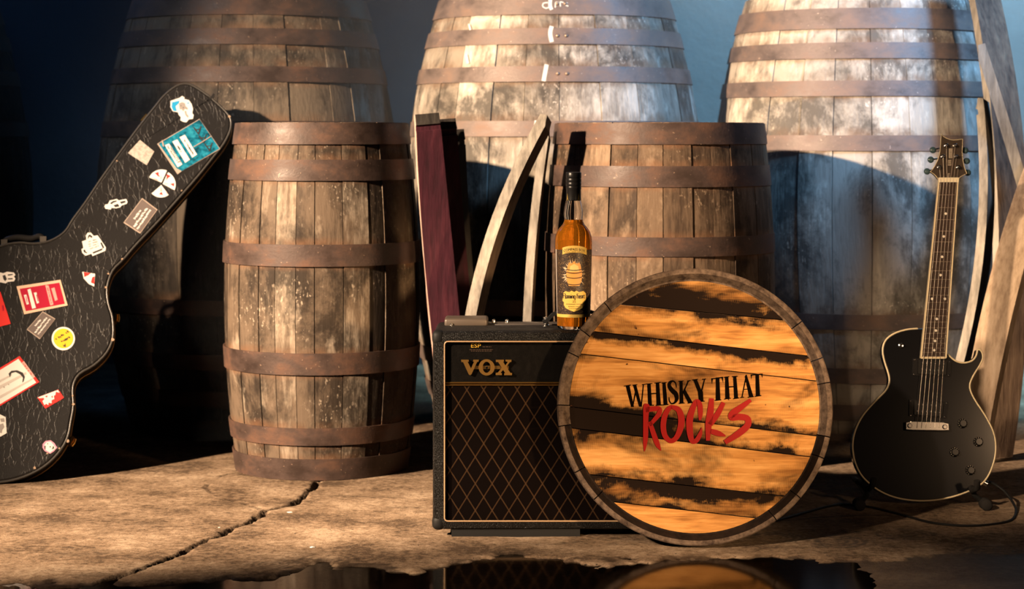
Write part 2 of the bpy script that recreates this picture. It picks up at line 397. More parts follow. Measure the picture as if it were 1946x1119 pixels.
# low ground where water stands (front), with an irregular shore
shore_pts = [(-2.2, 4.33), (-1.0, 4.35), (-.72, 4.37), (-.60, 4.42), (-.52, 4.44), (-.44, 4.56), (-.30, 4.55), (-.22, 4.47), (-.12, 4.62), (.02, 4.665), (.10, 4.64), (.16, 4.56), (.3, 4.60), (.55, 4.62), (.8, 4.61), (1.1, 4.66), (1.6, 4.64), (2.2, 4.6)]
shore = np.interp(X, [p[0] for p in shore_pts], [p[1] + .035 for p in shore_pts]) + .07 * fbm(X, Y, 9, 21) + .05 * fbm(X, Y, 26, 31, 4)
dip = np.clip((shore - Y) / .25, -.3, 1)
deep = np.clip((.85 - X) / .25, 0, 1)
Hh -= np.where(dip > 0, (.0025 + .0075 * deep) * np.minimum(dip * 9, 1), .004 * dip)
WATER = -.0045
# the cracks
cr1 = [floor_xy(*p) for p in [(605, 915), (600, 925), (585, 938), (570, 952), (545, 962), (520, 968), (505, 972), (490, 985), (470, 995), (440, 1004), (415, 1020), (395, 1027), (370, 1040), (340, 1055), (300, 1070), (265, 1082), (225, 1095), (190, 1108), (165, 1119), (120, 1140)]]
cr2 = [floor_xy(*p) for p in [(455, 898), (430, 902), (410, 908), (392, 918), (395, 928), (420, 945), (455, 955), (480, 964), (505, 970)]]
def dist_poly(pts):
    D = np.full(X.shape, 9.0); wx = X + .012 * fbm(X, Y, 22, 41, 3); wy = Y + .018 * fbm(X, Y, 22, 51, 3)
    for (ax, ay), (bx, by) in zip(pts[:-1], pts[1:]):
        dx, dy = bx - ax, by - ay; t = np.clip(((wx - ax) * dx + (wy - ay) * dy) / (dx * dx + dy * dy), 0, 1)
        D = np.minimum(D, np.hypot(wx - ax - t * dx, wy - ay - t * dy))
    return D
d1 = dist_poly(cr1); d2 = dist_poly(cr2)
wd = .010 * (1 + 1.3 * fbm(X, Y, 20, 61)); 
Hh -= .020 * np.clip(1 - d1 / np.maximum(wd, .004), 0, 1) + .006 * np.clip(1 - d2 / .006, 0, 1) * (vnoise(X, Y, 26, 71) > -.12)
crack = np.clip(1.6 - d1 / .006, 0, 1) * .9 + np.clip(1.3 - d2 / .006, 0, 1) * .85 * (vnoise(X, Y, 26, 71) > -.12)
# wet margins and the ringed splash marks
wet = np.clip(.35 + (shore - Y + .05 * fbm(X, Y, 14, 81)) * 45, 0, 1)
for (px, py, r, sd) in [(520, 1073, .055, 1), (625, 1064, .07, 2), (570, 1066, .035, 5), (1720, 1016, .075, 3), (1895, 1052, .085, 4), (1590, 1030, .07, 6), (1480, 1022, .06, 7)]:
    cx, cy = floor_xy(px, py); rr = np.hypot(X - cx, (Y - cy) * 1.0) * (1 + .25 * fbm(X, Y, 10, 90 + sd))
    ringm = (np.sin(rr / r * 22) > -.2) * np.clip((r * 1.25 - rr) / (r * .2), 0, 1) * (fbm(X, Y, 16, 97 + sd) > -.18)
    wet = np.maximum(wet, ringm * .75)
edge = np.minimum(np.minimum(X + 1.5, 1.6 - X) * 8, np.minimum((Y - 2.5) * 3, (6.0 - Y) * 8)); Hh *= np.clip(edge, 0, 1)
nx, ny = len(xs), len(ys)
idx = np.arange(nx * ny).reshape(ny, nx)
fq = np.stack([idx[:-1, :-1], idx[:-1, 1:], idx[1:, 1:], idx[1:, :-1]], -1).reshape(-1, 4)

def concrete():
    a = Mat('worn concrete floor', rough=.8, spec=.2)
    c = a.coord(); n1 = a.noise(c, 5, 6, .65); n2 = a.noise(c, 55, 4, .7); n3 = a.noise(c, 260, 2)
    col = a.ramp(a.math('ADD', a.math('MULTIPLY', n1, .6), a.math('MULTIPLY', n2, .4)), [(.42, (.105, .068, .042)), (.475, (.225, .152, .096)), (.53, (.31, .215, .14)), (.60, (.46, .34, .235))])
    col = a.mix(a.remap(n3, .62, .72, 0, .5), col, (.58, .5, .4))
    col = a.mix(a.remap(a.noise(c, 75, 3), .63, .69), col, (.06, .045, .035))
    col = a.mix(a.remap(a.noise(a.coord((.35, 1, 1)), 8, 6, .72), .56, .66, 0, .6), col, (.09, .063, .042))
    wv = a.attr('wet', 'Fac', 'GEOMETRY'); cv = a.attr('crack', 'Fac', 'GEOMETRY')
    col = a.mix(a.math('MULTIPLY', wv, .80), col, (.030, .021, .015))
    col = a.mix(cv, col, (.035, .022, .014))
    a.set('Base Color', col); a.set('Roughness', a.math('SUBTRACT', .85, a.math('MULTIPLY', wv, .22)))
    a.bump(a.math('ADD', a.math('MULTIPLY', a.noise(c, 30, 6, .75), 1.0), a.math('MULTIPLY', n3, .35)), .55, .005)
    return a.m
floor = obj('floor', np.stack([X, Y, Hh], -1).reshape(-1, 3).tolist(), fq.tolist(), concrete(), smooth=180); floor['kind'] = 'structure'
for nm, arr in (('wet', wet), ('crack', crack)):
    at = floor.data.attributes.new(nm, 'FLOAT', 'POINT'); at.data.foreach_set('value', np.clip(arr, 0, 1).astype(np.float32).ravel())

def water():
    m = bpy.data.materials.new('standing water'); m.use_nodes = True; t = m.node_tree; t.nodes.clear()
    o = t.nodes.new('ShaderNodeOutputMaterial'); mx = t.nodes.new('ShaderNodeMixShader'); fr = t.nodes.new('ShaderNodeFresnel'); fr.inputs['IOR'].default_value = 1.33
    tr = t.nodes.new('ShaderNodeBsdfTransparent'); tr.inputs[0].default_value = (.42, .34, .26, 1)
    gl = t.nodes.new('ShaderNodeBsdfGlossy'); gl.inputs['Roughness'].default_value = .09; gl.inputs[0].default_value = (.85, .85, .85, 1)
    bp = t.nodes.new('ShaderNodeBump'); ns = t.nodes.new('ShaderNodeTexNoise'); tc = t.nodes.new('ShaderNodeTexCoord')
    ns.inputs['Scale'].default_value = 20; t.links.new(tc.outputs['Object'], ns.inputs['Vector']); t.links.new(ns.outputs[0], bp.inputs['Height']); bp.inputs['Strength'].default_value = .04; bp.inputs['Distance'].default_value = .002
    t.links.new(bp.outputs[0], gl.inputs['Normal']); t.links.new(fr.outputs[0], mx.inputs[0]); t.links.new(tr.outputs[0], mx.inputs[1]); t.links.new(gl.outputs[0], mx.inputs[2]); t.links.new(mx.outputs[0], o.inputs[0])
    return m
low = (Hh < WATER); lowq = low[:-1, :-1] | low[1:, :-1] | low[:-1, 1:] | low[1:, 1:]
lowq &= ((shore > Y - .02)[:-1, :-1])
sel = fq[lowq.ravel()]; used, inv = np.unique(sel.ravel(), return_inverse=True)
wv = np.stack([X.ravel()[used], Y.ravel()[used], np.full(len(used), WATER)], -1)
pud = obj('puddle', wv.tolist(), inv.reshape(-1, 4).tolist(), water(), smooth=180)
tag(pud, 'shallow dark puddle of water spread over the concrete in the foreground', 'puddle'); pud['kind'] = 'stuff'

def wall_paint():
    a = Mat('dark plastered wall', rough=.9, spec=.2); n = a.noise(a.coord(), 1.6, 5); a.set('Base Color', a.ramp(n, [(.35, (.045, .05, .055)), (.65, (.09, .095, .10))])); a.bump(a.noise(a.coord(), 30, 4), .4, .01); return a.m
g = G(); g.box((0, 8.65, 2.0), (9, 0, 0), (0, .05, 0), (0, 0, 2.0)); wb = g.build('wall_back', wall_paint()); wb['kind'] = 'structure'

# ------------------------------------------------------------------ casks and barrels
def cask(name, label, group, cx, cy, H, rb, rh, p, hoops, smat, hmat, nst, rivet_az, seed, tones=None, stave_name='stave', top_gap=.03):
    r_ = random.Random(seed); t = thing(name, label, 'barrel' if H < 1.2 else 'cask', (cx, cy, 0), group)
    rad = lambda z: rb - (rb - rh) * abs(2 * z / H - 1) ** p
    ws = [r_.uniform(.72, 1.30) for _ in range(nst)]; tot = sum(ws); a = R(-90) - math.pi + r_.uniform(0, .2)
    ce = Vector((cx, cy, 0)); nz = 18
    for k in range(nst):
        da = ws[k] / tot * 2 * math.pi; dr = r_.uniform(-.0022, .0022); gap = r_.choice([.0007, .0010, .0018]) / rb
        a0, a1 = a + gap, a + da - gap; th = .024; V, Fc = [], []
        for i in range(nz + 1):
            z = H * i / nz; ro = rad(z) + dr
            for (aa, rr) in ((a0, ro), ((a0 * 3 + a1) / 4, ro), ((a0 + a1) / 2, ro), ((a0 + a1 * 3) / 4, ro), (a1, ro), (a1, ro - th), (a0, ro - th)):
                V.append((cx + rr * math.cos(aa), cy + rr * math.sin(aa), z))
        for i in range(nz):
            for j in range(7): j2 = (j + 1) % 7; Fc.append((i * 7 + j, i * 7 + j2, (i + 1) * 7 + j2, (i + 1) * 7 + j))
        Fc.append(tuple(range(7))[::-1]); Fc.append(tuple(nz * 7 + j for j in range(7)))
        o = obj(stave_name, V, Fc, smat, t, smooth=40)
        mid = math.degrees((a0 + a1) / 2) % 360      # 270 = towards the camera
        tone = r_.choice([.2, .4, .5, .55, .7, .85]) + r_.uniform(-.08, .08)
        for (lo, hi, tv) in (tones or []):
            if lo <= mid < hi: tone = tv
        o['tone'] = tone; a += da
    for (lo, hi) in hoops:
        g = G(); seg = 96; pr = []; e = .0028
        zs = [lo, (lo + hi) / 2, hi]
        prof = [(rad(z) + e + .0025, z) for z in zs] + [(rad(z) + .0008, z) for z in zs[::-1]]
        g.lathe(prof, (cx, cy, 0), seg=seg, close=True)
        # the lapped end of the hoop
        az = R(rivet_az); hp = g.build('hoop', hmat, t, smooth=30)
        for q in (-1, 1):
            for zz in [.5]:
                z = lo + (hi - lo) * zz; aa = az + q * .032 / rb * .5; c = Vector((cx + (rad(z) + .0045) * math.cos(aa), cy + (rad(z) + .0045) * math.sin(aa), z))
                gg = G(); gg.lathe([(.0065, 0), (.0058, .0025), (.0035, .0042), (.0001, .0048)], c, (math.cos(aa), math.sin(aa), 0), 10); gg.build('rivet', M['rivet'], hp, smooth=60)
    for zc in (top_gap, H - top_gap):
        rr = rad(zc) - .0245; n = 5; prev = -rr
        for k in range(n):
            nxt = -rr + 2 * rr * (k + 1) / n; pts = []
            for s_ in np.linspace(prev + .001, nxt - .001, 7): pts.append((s_, -math.sqrt(max(rr * rr - s_ * s_, 0))))
            for s_ in np.linspace(nxt - .001, prev + .001, 7): pts.append((s_, math.sqrt(max(rr * rr - s_ * s_, 0))))
            g = G(); m = len(pts); vs = [(cx + q[0], cy + q[1], zc - .009) for q in pts] + [(cx + q[0], cy + q[1], zc + .009) for q in pts]
            g.add(vs, [tuple(range(m))[::-1], tuple(range(m, 2 * m))] + [(i, (i + 1) % m, m + (i + 1) % m, m + i) for i in range(m)])
            o = g.build('head_plank', smat, t); o['tone'] = .5; prev = nxt
    return t, rad

H1 = 1.006
hoopsA = [(.944, 1.005), (.842, .901), (.603, .664), (.300, .361), (.101, .150), (.002, .062)]
smA = stave_mat('bleached barrel oak', H1, hoopsA, (.46, .375, .285), (.155, .112, .078), (.038, .027, .020), (.19, .095, .05))
barrel_a, radA = cask('whisky_barrel', 'small slender oak barrel with rusty hoops standing beside the guitar case', None, -.556, 5.93, H1, .285, .247, 2.0, hoopsA, smA, M['hoop'], 26, 150, 11)
hoopsB = [(.944, 1.004), (.824, .883), (.630, .684), (.320, .374), (.12, .178), (.002, .06)]
smB = stave_mat('brown barrel oak', H1, hoopsB, (.36, .26, .175), (.175, .117, .074), (.062, .040, .026), (.22, .105, .052))
barrel_b, radB = cask('whisky_barrel', 'small stout oak barrel standing directly behind the bottle and round barrel lid', None, .436, 5.99, H1, .337, .304, 2.0, hoopsB, smB, M['hoop'], 24, 20, 23)

HC = 1.42
def ch(dz): return [(lo + dz, min(hi + dz, HC - .002)) for lo, hi in [(1.352, 1.418), (1.257, 1.308), (1.138, 1.187), (.966, 1.015), (.405, .454), (.233, .282), (.112, .163), (.002, .068)]]
cols = dict(light=(.72, .65, .55), mid=(.33, .285, .23), dark=(.085, .072, .06))
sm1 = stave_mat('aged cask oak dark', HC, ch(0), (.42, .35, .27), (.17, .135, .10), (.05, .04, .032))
sm2 = stave_mat('aged cask oak grey', HC, ch(0), cols['light'], cols['mid'], cols['dark'])
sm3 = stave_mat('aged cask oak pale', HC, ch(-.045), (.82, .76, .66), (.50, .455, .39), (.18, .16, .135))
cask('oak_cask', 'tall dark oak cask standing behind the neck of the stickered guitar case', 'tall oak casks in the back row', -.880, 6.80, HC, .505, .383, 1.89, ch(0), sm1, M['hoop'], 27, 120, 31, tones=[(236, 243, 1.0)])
c2, rad2 = cask('oak_cask', 'tall oak cask with white chalk marks, in the back row between the two small barrels', 'tall oak casks in the back row', .142, 6.80, HC, .505, .383, 1.89, ch(0), sm2, M['hoop_light'], 28, 272, 47)
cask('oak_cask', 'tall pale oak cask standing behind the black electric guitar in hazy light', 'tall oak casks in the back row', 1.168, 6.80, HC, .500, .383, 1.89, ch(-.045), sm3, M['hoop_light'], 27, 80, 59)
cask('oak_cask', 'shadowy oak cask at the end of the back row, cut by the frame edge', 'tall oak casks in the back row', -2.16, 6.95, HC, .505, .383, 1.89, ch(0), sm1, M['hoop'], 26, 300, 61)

# chalk marks on the middle cask (strokes lying on its surface)
def chalk(pts, wd):
    g = G()
    cx, cy = .142, 6.80
    for q in ribbon([(x, y, wd) for x, y in pts]):
        vs = []
        for px, py in q:
            x = (px - CX) / F * 6.33; z = HZ - (py - HY) / F * 6.33; r = rad2(min(z, HC)) + .0062; dx = max(-r, min(r, x - cx)); vs.append((x, cy - math.sqrt(r * r - dx * dx), z))
        g.add(vs, [(0, 1, 2, 3)])
    g.build('chalk_mark', M['chalk'], c2)
for pts, wd in [([(1048, -10), (1046, 6), (1049, 16)], 7), ([(1049, 48), (1046, 62), (1049, 79)], 8), ([(1039, 122), (1036, 138), (1033, 154)], 8), ([(1020, 229), (1018, 243), (1014, 258)], 8), ([(889, 40), (892, 52)], 4), ([(884, 100), (888, 118)], 5),
                ([(1042, 2), (1034, 3), (1032, 9), (1038, 13), (1044, 11)], 2.5), ([(1056, 12), (1057, 2), (1063, 2)], 2.5), ([(1066, 10), (1066, 1), (1072, 2)], 2.5), ([(1080, 2), (1075, 6), (1081, 9)], 2.5)]:
    chalk(pts, wd)

# ------------------------------------------------------------------ loose staves
def loose_stave(label, B, T, N, bow, width, thick, mats, taper=.82, group=None, groove=True):
    """mats: convex face, concave face, narrow edges, end. bottom B, top T, N = direction of the convex side"""
    B, T = Vector(B), Vector(T); ax = (T - B); L = ax.length; ax.normalize(); N = Vector(N); N = (N - ax * N.dot(ax)).normalized(); W = ax.cross(N).normalized()
    g = G(); ts = [0, .018, .030, .033, .045, .048] + [.08 + .84 * i / 16 for i in range(17)] + [.952, .955, .967, .970, .982, 1]
    n = len(ts)
    for i, t in enumerate(ts):
        c = B + (T - B) * t + N * bow * 4 * t * (1 - t); wd = width * (taper + (1 - taper) * 4 * t * (1 - t)) / 2
        dn = .0
        if groove and (abs(t - .039) < .0075 or abs(t - .961) < .0075): dn = .006
        if t < .02 or t > .98: dn = .35 * thick * (1 if t in (0, 1) else .5)
        for s_ in (-1, 1):
            g.v.append(tuple(c + W * wd * s_ + N * thick / 2))
        for s_ in (1, -1):
            g.v.append(tuple(c + W * wd * s_ - N * (thick / 2 - dn)))
    for i in range(n - 1):
        for j in range(4):
            j2 = (j + 1) % 4; g.f.append((i * 4 + j, (i + 1) * 4 + j, (i + 1) * 4 + j2, i * 4 + j2))
            end = (ts[i] < .03 or ts[i] >= .97)
            g.m.append({0: 0, 1: 2, 2: 3 if end else 1, 3: 2}[j])
    g.f.append((0, 1, 2, 3)); g.f.append(tuple((n - 1) * 4 + k for k in (3, 2, 1, 0))); g.m += [3, 3]
    o = g.build('barrel_stave', None, None, smooth=25, mats=mats); rebase(o, B); tag(o, label, 'stave', group or 'loose barrel staves'); return o
br, gr, tn, wi, cc, pk = (M['stave_' + k] for k in ('brown', 'grey', 'tan', 'wine', 'char', 'pink'))
loose_stave('wine-stained barrel stave with pale lit edge, nearest the small slender barrel', P(880, 903, 5.75), P(811, 216, 5.805), (-.22, .97, 0), .05, .087, .027, [br, wi, pk, cc], .8)
loose_stave('wine-stained barrel stave with dark end, middle of the three beside the small slender barrel', P(908, 896, 5.81), P(846, 226, 5.87), (-.32, .95, 0), .05, .076, .026, [br, wi, br, cc], .8)
loose_stave('narrow dark barrel stave, rearmost of the three beside the small slender barrel', P(924, 890, 5.87), P(866, 246, 5.94), (-.42, .9, 0), .05, .062, .025, [br, cc, br, cc], .8)
loose_stave('strongly bowed grey barrel stave slanting up from behind the amplifier to the stout barrel', P(884, 934, 5.50), P(1041, 225, 5.72), (-.93, .22, .22), .083, .10, .031, [gr, br, gr, tn], .8, None, False)
loose_stave('thin upright barrel stave between the slanting stave and the stout barrel', P(1008, 895, 5.80), P(1040, 245, 5.93), (-.97, .12, .1), .028, .075, .024, [gr, br, gr, tn], .85, None, False)
loose_stave('broad lit barrel stave leaning out of frame behind the guitar body', P(1842, 912, 5.70), P(2026, 196, 5.92), (-.62, -.76, .2), .080, .095, .030, [tn, br, tn, cc], .85)
loose_stave('pale grey barrel stave on edge, slanting above the broad lit stave', P(2070, 890, 5.87), P(1862, 86, 5.98), (.97, -.24, .2), .02, .09, .032, [gr, gr, gr, gr], .6, None, False)
loose_stave('wide rust-banded barrel stave, tallest beside the pale hazy cask', P(1892, 880, 6.10), P(1856, -70, 6.34), (.45, -.89, 0), .11, .118, .028, [br, gr, gr, cc], .85)
loose_stave('curved grey barrel stave standing just behind the guitar neck', P(1762, 885, 5.90), P(1866, 190, 6.02), (.86, -.5, 0), .075, .075, .026, [gr, br, gr, cc], .8)

# ------------------------------------------------------------------ guitar amplifier
AD = 4.876; S = AD / F
ax0, ax1, az0, az1, adp = -.191, .500, .019, .497, .258
acx = (ax0 + ax1) / 2
amp = thing('guitar_amplifier', 'black combo guitar amplifier with diamond grille cloth and gold trim, under the bottle', 'amplifier', (acx, AD + adp / 2, 0))
apl = Plane((0, AD, 0))
def X_(px): return (px - CX) * S
def Z_(py): return HZ - (py - HY) * S
def rbox(x0, x1, y0, y1, z0, z1, r, name, mat, parent, seg=3):
    bm = bmesh.new(); bmesh.ops.create_cube(bm, size=1)
    for v in bm.verts: v.co = Vector((x0 + (v.co.x + .5) * (x1 - x0), y0 + (v.co.y + .5) * (y1 - y0), z0 + (v.co.z + .5) * (z1 - z0)))
    bmesh.ops.bevel(bm, geom=bm.edges[:], offset=r, segments=seg, profile=.5, affect='EDGES')
    vs = [tuple(v.co) for v in bm.verts]; bm.verts.index_update(); fs = [tuple(v.index for v in f.verts) for f in bm.faces]; bm.free()
    return obj(name, vs, fs, mat, parent, smooth=50)
# cabinet: top, bottom, sides and back around a recessed front
tk = .022
fx0, fx1, fz0, fz1 = X_(845), ax1 - (X_(845) - ax0), Z_(990), Z_(649)
def frame_shell():
    g = G(); r = .016
    def rr(x0, x1, z0, z1, rad, n=5):
        out = []
        for (cx, cz, a) in ((x1 - rad, z1 - rad, 0), (x0 + rad, z1 - rad, 90), (x0 + rad, z0 + rad, 180), (x1 - rad, z0 + rad, 270)):
            for i in range(n + 1): aa = R(a + 90 * i / n); out.append((cx + rad * math.cos(aa), cz + rad * math.sin(aa)))
        return out
    loops = []
    for (ins, y, rad) in ((.022, AD + adp, .004), (.0, AD + adp - .012, .016), (0, AD + .012, .016), (.004, AD + .003, .014), (.012, AD, .012)):
        loops.append([(x, y, z) for x, z in rr(ax0 + ins, ax1 - ins, az0 + ins, az1 - ins, rad)])
    loops.append([(x, AD, z) for x, z in rr(fx0, fx1, fz0, fz1, .008)])
    loops.append([(x, AD + .012, z) for x, z in rr(fx0 + .001, fx1 - .001, fz0 + .001, fz1 - .001, .008)])
    n = len(loops[0]); vs = [p for l in loops for p in l]; fs = [tuple(range(n))]
    for i in range(len(loops) - 1):
        for k in range(n): k2 = (k + 1) % n; fs.append((i * n + k, (i + 1) * n + k, (i + 1) * n + k2, i * n + k2))
    g.add(vs, fs); return g, rr
g, rrect = frame_shell(); g.build('cabinet', M['amp_tolex'], amp, smooth=40)
# piping bead round the recess
M['amp_piping'] = plain('gold-brown piping', (.42, .27, .15), .4, .4)
g = G(); lp = rrect(fx0, fx1, fz0, fz1, .008); g.tube([(x, AD - .0006, z) for x, z in lp] + [(lp[0][0], AD - .0006, lp[0][1])], .0019, 8, False)
g.build('piping', M['amp_piping'], amp, smooth=60)
zt = Z_(727)
g = G(); g.box(((fx0 + fx1) / 2, AD + .0115, (zt + fz1) / 2), ((fx1 - fx0) / 2, 0, 0), (0, .0035, 0), (0, 0, (fz1 - zt) / 2)); g.build('logo_panel', M['panel_black'], amp)
g = G(); g.box(((fx0 + fx1) / 2, AD + .0125, (zt + fz0) / 2), ((fx1 - fx0) / 2, 0, 0), (0, .0035, 0), (0, 0, (zt - fz0) / 2)); g.build('grille_cloth', M['grille'], amp)
for zz in (727.5, 732.0):
    g = G(); g.tube([(fx0, AD + .0075, Z_(zz)), (fx1, AD + .0075, Z_(zz))], .0019, 8); g.build('trim_strip', M['gold'], amp, smooth=60)
# lettering V O X
def cq(px, py): return (X_(860 + px * .08934), Z_(640 + py * .08934))
Vp = [(180, 488), (340, 488), (348, 522), (322, 532), (392, 672), (458, 532), (436, 524), (440, 488), (560, 488), (552, 528), (522, 536), (402, 798), (372, 816), (344, 798), (226, 540), (190, 534)]
Xp = [(918, 490), (1092, 488), (1094, 522), (1076, 530), (1122, 608), (1178, 534), (1128, 522), (1124, 488), (1254, 490), (1250, 532), (1216, 540), (1146, 640), (1230, 766), (1268, 772), (1262, 816), (1098, 816), (1098, 780), (1120, 770), (1076, 704), (1022, 764), (1050, 776), (1050, 814), (916, 814), (918, 770), (962, 762), (1050, 662), (972, 538), (924, 534)]
for nm, pts in (('logo_letter', Vp), ('logo_letter', Xp)):
    g = G(); g.poly(apl, [cq(*q) for q in pts], -.006, -.0005); o = g.build(nm, M['old_gold'], amp)
g = G()
ou = [cq(*q) for q in circle(725, 650, 170, 40, 172)]; inn = [cq(*q) for q in circle(725, 648, 84, 40, 118)]
n = 40; vs = [apl.at(a, b, h) for h in (-.006, -.0005) for L_ in (ou, inn) for a, b in L_]
fs = []
for i in range(n):
    j = (i + 1) % n; fs += [(i, j, n + j, n + i), (2 * n + i, 3 * n + i, 3 * n + j, 2 * n + j), (i, 2 * n + i, 2 * n + j, j), (n + i, n + j, 3 * n + j, 3 * n + i)]
g.add(vs, fs); g.build('logo_letter', M['old_gold'], amp)
g = G(); g.poly(apl, [cq(450, 620), cq(1195, 620), cq(1195, 690), cq(450, 690)], -.0075, -.0045); g.build('logo_bar', plain('dark aged brass', (.30, .18, .06), .4, .5, 1.0), amp)
g = G(); g.poly(apl, [cq(704, 632), cq(752, 632), cq(752, 682), cq(704, 682)], -.0045, -.0015); g.build('logo_jewel', M['chrome'], amp)
# printed sticker
def flat_text(name, s, pl, org, ex, ey, h, mat, parent):
    """org: (u, v) of the centre of the base line; ex, ey: vectors for one cap height across / up"""
    vs, fs = text_tris(s); o = obj(name, [pl.at(org[0] + x * ex[0] + y * ey[0], org[1] + x * ex[1] + y * ey[1], h) for x, y in vs], fs, mat, parent); return o
hh = 7.5 * S
flat_text('sticker_print', 'ESP', apl, (X_(904), Z_(661)), (hh * 1.25, 0), (0, hh), -.0072, plain('gold print', (.55, .32, .03), .5), amp)
dimp = plain('faint brown print', (.055, .030, .018), .7)
for (a, b, yy) in ((917, 934, 659), (892, 937, 664.5), (895, 935, 667)):
    g = G(); x = a; rr_ = random.Random(int(yy))
    while x < b: w_ = rr_.uniform(2, 6); g.poly(apl, [(X_(x), Z_(yy)), (X_(min(x + w_, b)), Z_(yy)), (X_(min(x + w_, b)), Z_(yy + 1.1)), (X_(x), Z_(yy + 1.1))], -.0078, -.0072); x += w_ + 1
    o = g.build('sticker_print', dimp, amp); o['kind'] = 'stuff'
# corner protectors
for cxx, sx in ((ax0, 1), (ax1, -1)):
    for czz, sz in ((az0, 1), (az1, -1)):
        a, b = sorted((cxx - .0018 * sx, cxx + .030 * sx)); c, d_ = sorted((czz - .0018 * sz, czz + .034 * sz))
        rbox(a, b, AD - .0018, AD + .045, c, d_, .0135, 'corner_protector', M['rubber'], amp, 4)
# control panel in the top, vent recess, screws, handle
rbox(-.145, .455, AD + .165, AD + .235, az1 - .004, az1 + .0022, .0012, 'control_panel', plain('dark control panel', (.045, .038, .034), .35, .5), amp, 1)
g = G(); g.box((.135, AD + .055, az1 + .0008), (.20, 0, 0), (0, .010, 0), (0, 0, .0012)); g.build('top_slot', plain('slot shadow gap plastic', (.008, .008, .008), .6), amp)
rbox(-.168, -.060, AD + .150, AD + .245, az1 - .004, az1 + .017, .006, 'valve_cover', plain('brown steel cover', (.10, .078, .062), .45, .5, .3), amp)
g = G(); g.lathe([(.004, 0), (.004, .005), (.0001, .007)], (-.150, AD + .15, az1), seg=12); g.build('screw', M['chrome'], amp, smooth=50)
for px in (938, 963, 1106):
    g = G(); dd = AD + .20; g.lathe([(.005, 0), (.005, .004), (.0042, .008), (.0001, .010)], ((px - CX) / F * dd, dd, az1 + .002), seg=14); g.build('control_knob', M['chrome'], amp, smooth=50)
hd = AD + .138
hx0, hx1 = (1038 - CX) / F * hd, (1150 - CX) / F * hd
pts = catmull([(hx0 - .008, .010, 0), (hx0 + .004, .016, 0), (hx0 + .022, .031, 0), ((hx0 + hx1) / 2, .040, 0), (hx1 - .022, .031, 0), (hx1 - .004, .016, 0), (hx1 + .008, .010, 0)], 6)
g = G(); n = len(pts)
for i, q in enumerate(pts):
    a = pts[max(i - 1, 0)]; b = pts[min(i + 1, n - 1)]; dx, dz = b[0] - a[0], b[1] - a[1]; l = math.hypot(dx, dz); nx_, nz_ = -dz / l, dx / l
    for (yy, tt) in ((-.011, -.004), (.011, -.004), (.011, .004), (-.011, .004)): g.v.append((q[0] + nx_ * tt, hd + yy, az1 + q[1] + nz_ * tt))
for i in range(n - 1):
    for j in range(4): j2 = (j + 1) % 4; g.f.append((i * 4 + j, i * 4 + j2, (i + 1) * 4 + j2, (i + 1) * 4 + j))
g.f += [(3, 2, 1, 0), tuple((n - 1) * 4 + k for k in range(4))]; g.m = [0] * len(g.f)
hdl = g.build('handle', M['rubber'], amp, smooth=40)
for hx in (hx0, hx1):
    g = G(); g.lathe([(.009, 0), (.009, .003), (.006, .005), (.006, .016), (.0075, .018), (.0075, .022), (.0001, .024)], (hx, hd, az1 - .0005), seg=16); g.build('handle_mount', M['chrome'], hdl, smooth=45)
for fx in (ax0 + .075, ax1 - .075):
    for fy in (AD + .05, AD + adp - .05):
        g = G(); g.lathe([(.026, 0), (.028, .004), (.026, az0 + .002)], (fx, fy, 0), seg=20); g.build('rubber_foot', M['rubber'], amp, smooth=45)
g = G(); g.box((ax0 + .20, AD + .02, .011), (.155, 0, 0), (0, .010, 0), (0, 0, .011)); g.build('base_rail', M['rubber'], amp)

# ------------------------------------------------------------------ round barrel lid
lean = R(9); rl = .3255; LDp = .060
lpl = Plane((X_(0) * 0 + (1323 - CX) / F * 4.765, 4.708, 0), lean)
lc = rl + 0.002
lid = thing('barrel_sign', 'round oak barrel head lettered in black and red, leaning against the amplifier', 'sign', (lpl.o.x, 4.76, 0))
lpl.o = lpl.o + Vector((0, LDp * 0.5, .006))
def lid_uv(px, py): u, v = lpl.hit(px, py); return u, v - lc
def crop(px, py): return (1040 + px * .4917, 510 + py * .4917)
joint_px = [((270, 135), (950, 200)), ((165, 240), (1040, 340)), ((95, 325), (1100, 440)), ((60, 530), (1075, 650)), ((85, 615), (1080, 735)), ((90, 788), (955, 885)), ((190, 895), (855, 970))]
joints = []
for a, b in joint_px:
    (u0, v0), (u1, v1) = lid_uv(*crop(*a)), lid_uv(*crop(*b)); joints.append((u0, v0, u1, v1))
def yat(j, u): u0, v0, u1, v1 = j; return v0 + (v1 - v0) * (u - u0) / (u1 - u0)
def clip(poly, j, keep_above, off):
    out = []; n = len(poly); sd = lambda p: ((p[1] - yat(j, p[0])) - off) * (1 if keep_above else -1)
    for i in range(n):
        a, b = poly[i], poly[(i + 1) % n]; sa, sb = sd(a), sd(b)
        if sa >= 0: out.append(a)
        if sa * sb < 0: t = sa / (sa - sb); out.append((a[0] + (b[0] - a[0]) * t, a[1] + (b[1] - a[1]) * t))
    return out
chars = [.90, .22, .25, .22, .30, .36, .62, .10]
CT = [0, .7, 1.0, .05, .3, .1, .7, .45]; CB = [.6, .1, .0, .75, .75, .55, .3, .1]; CL = [0, .25, .15, .6, 1.0, .2, .35, .0]
r_in = .2965
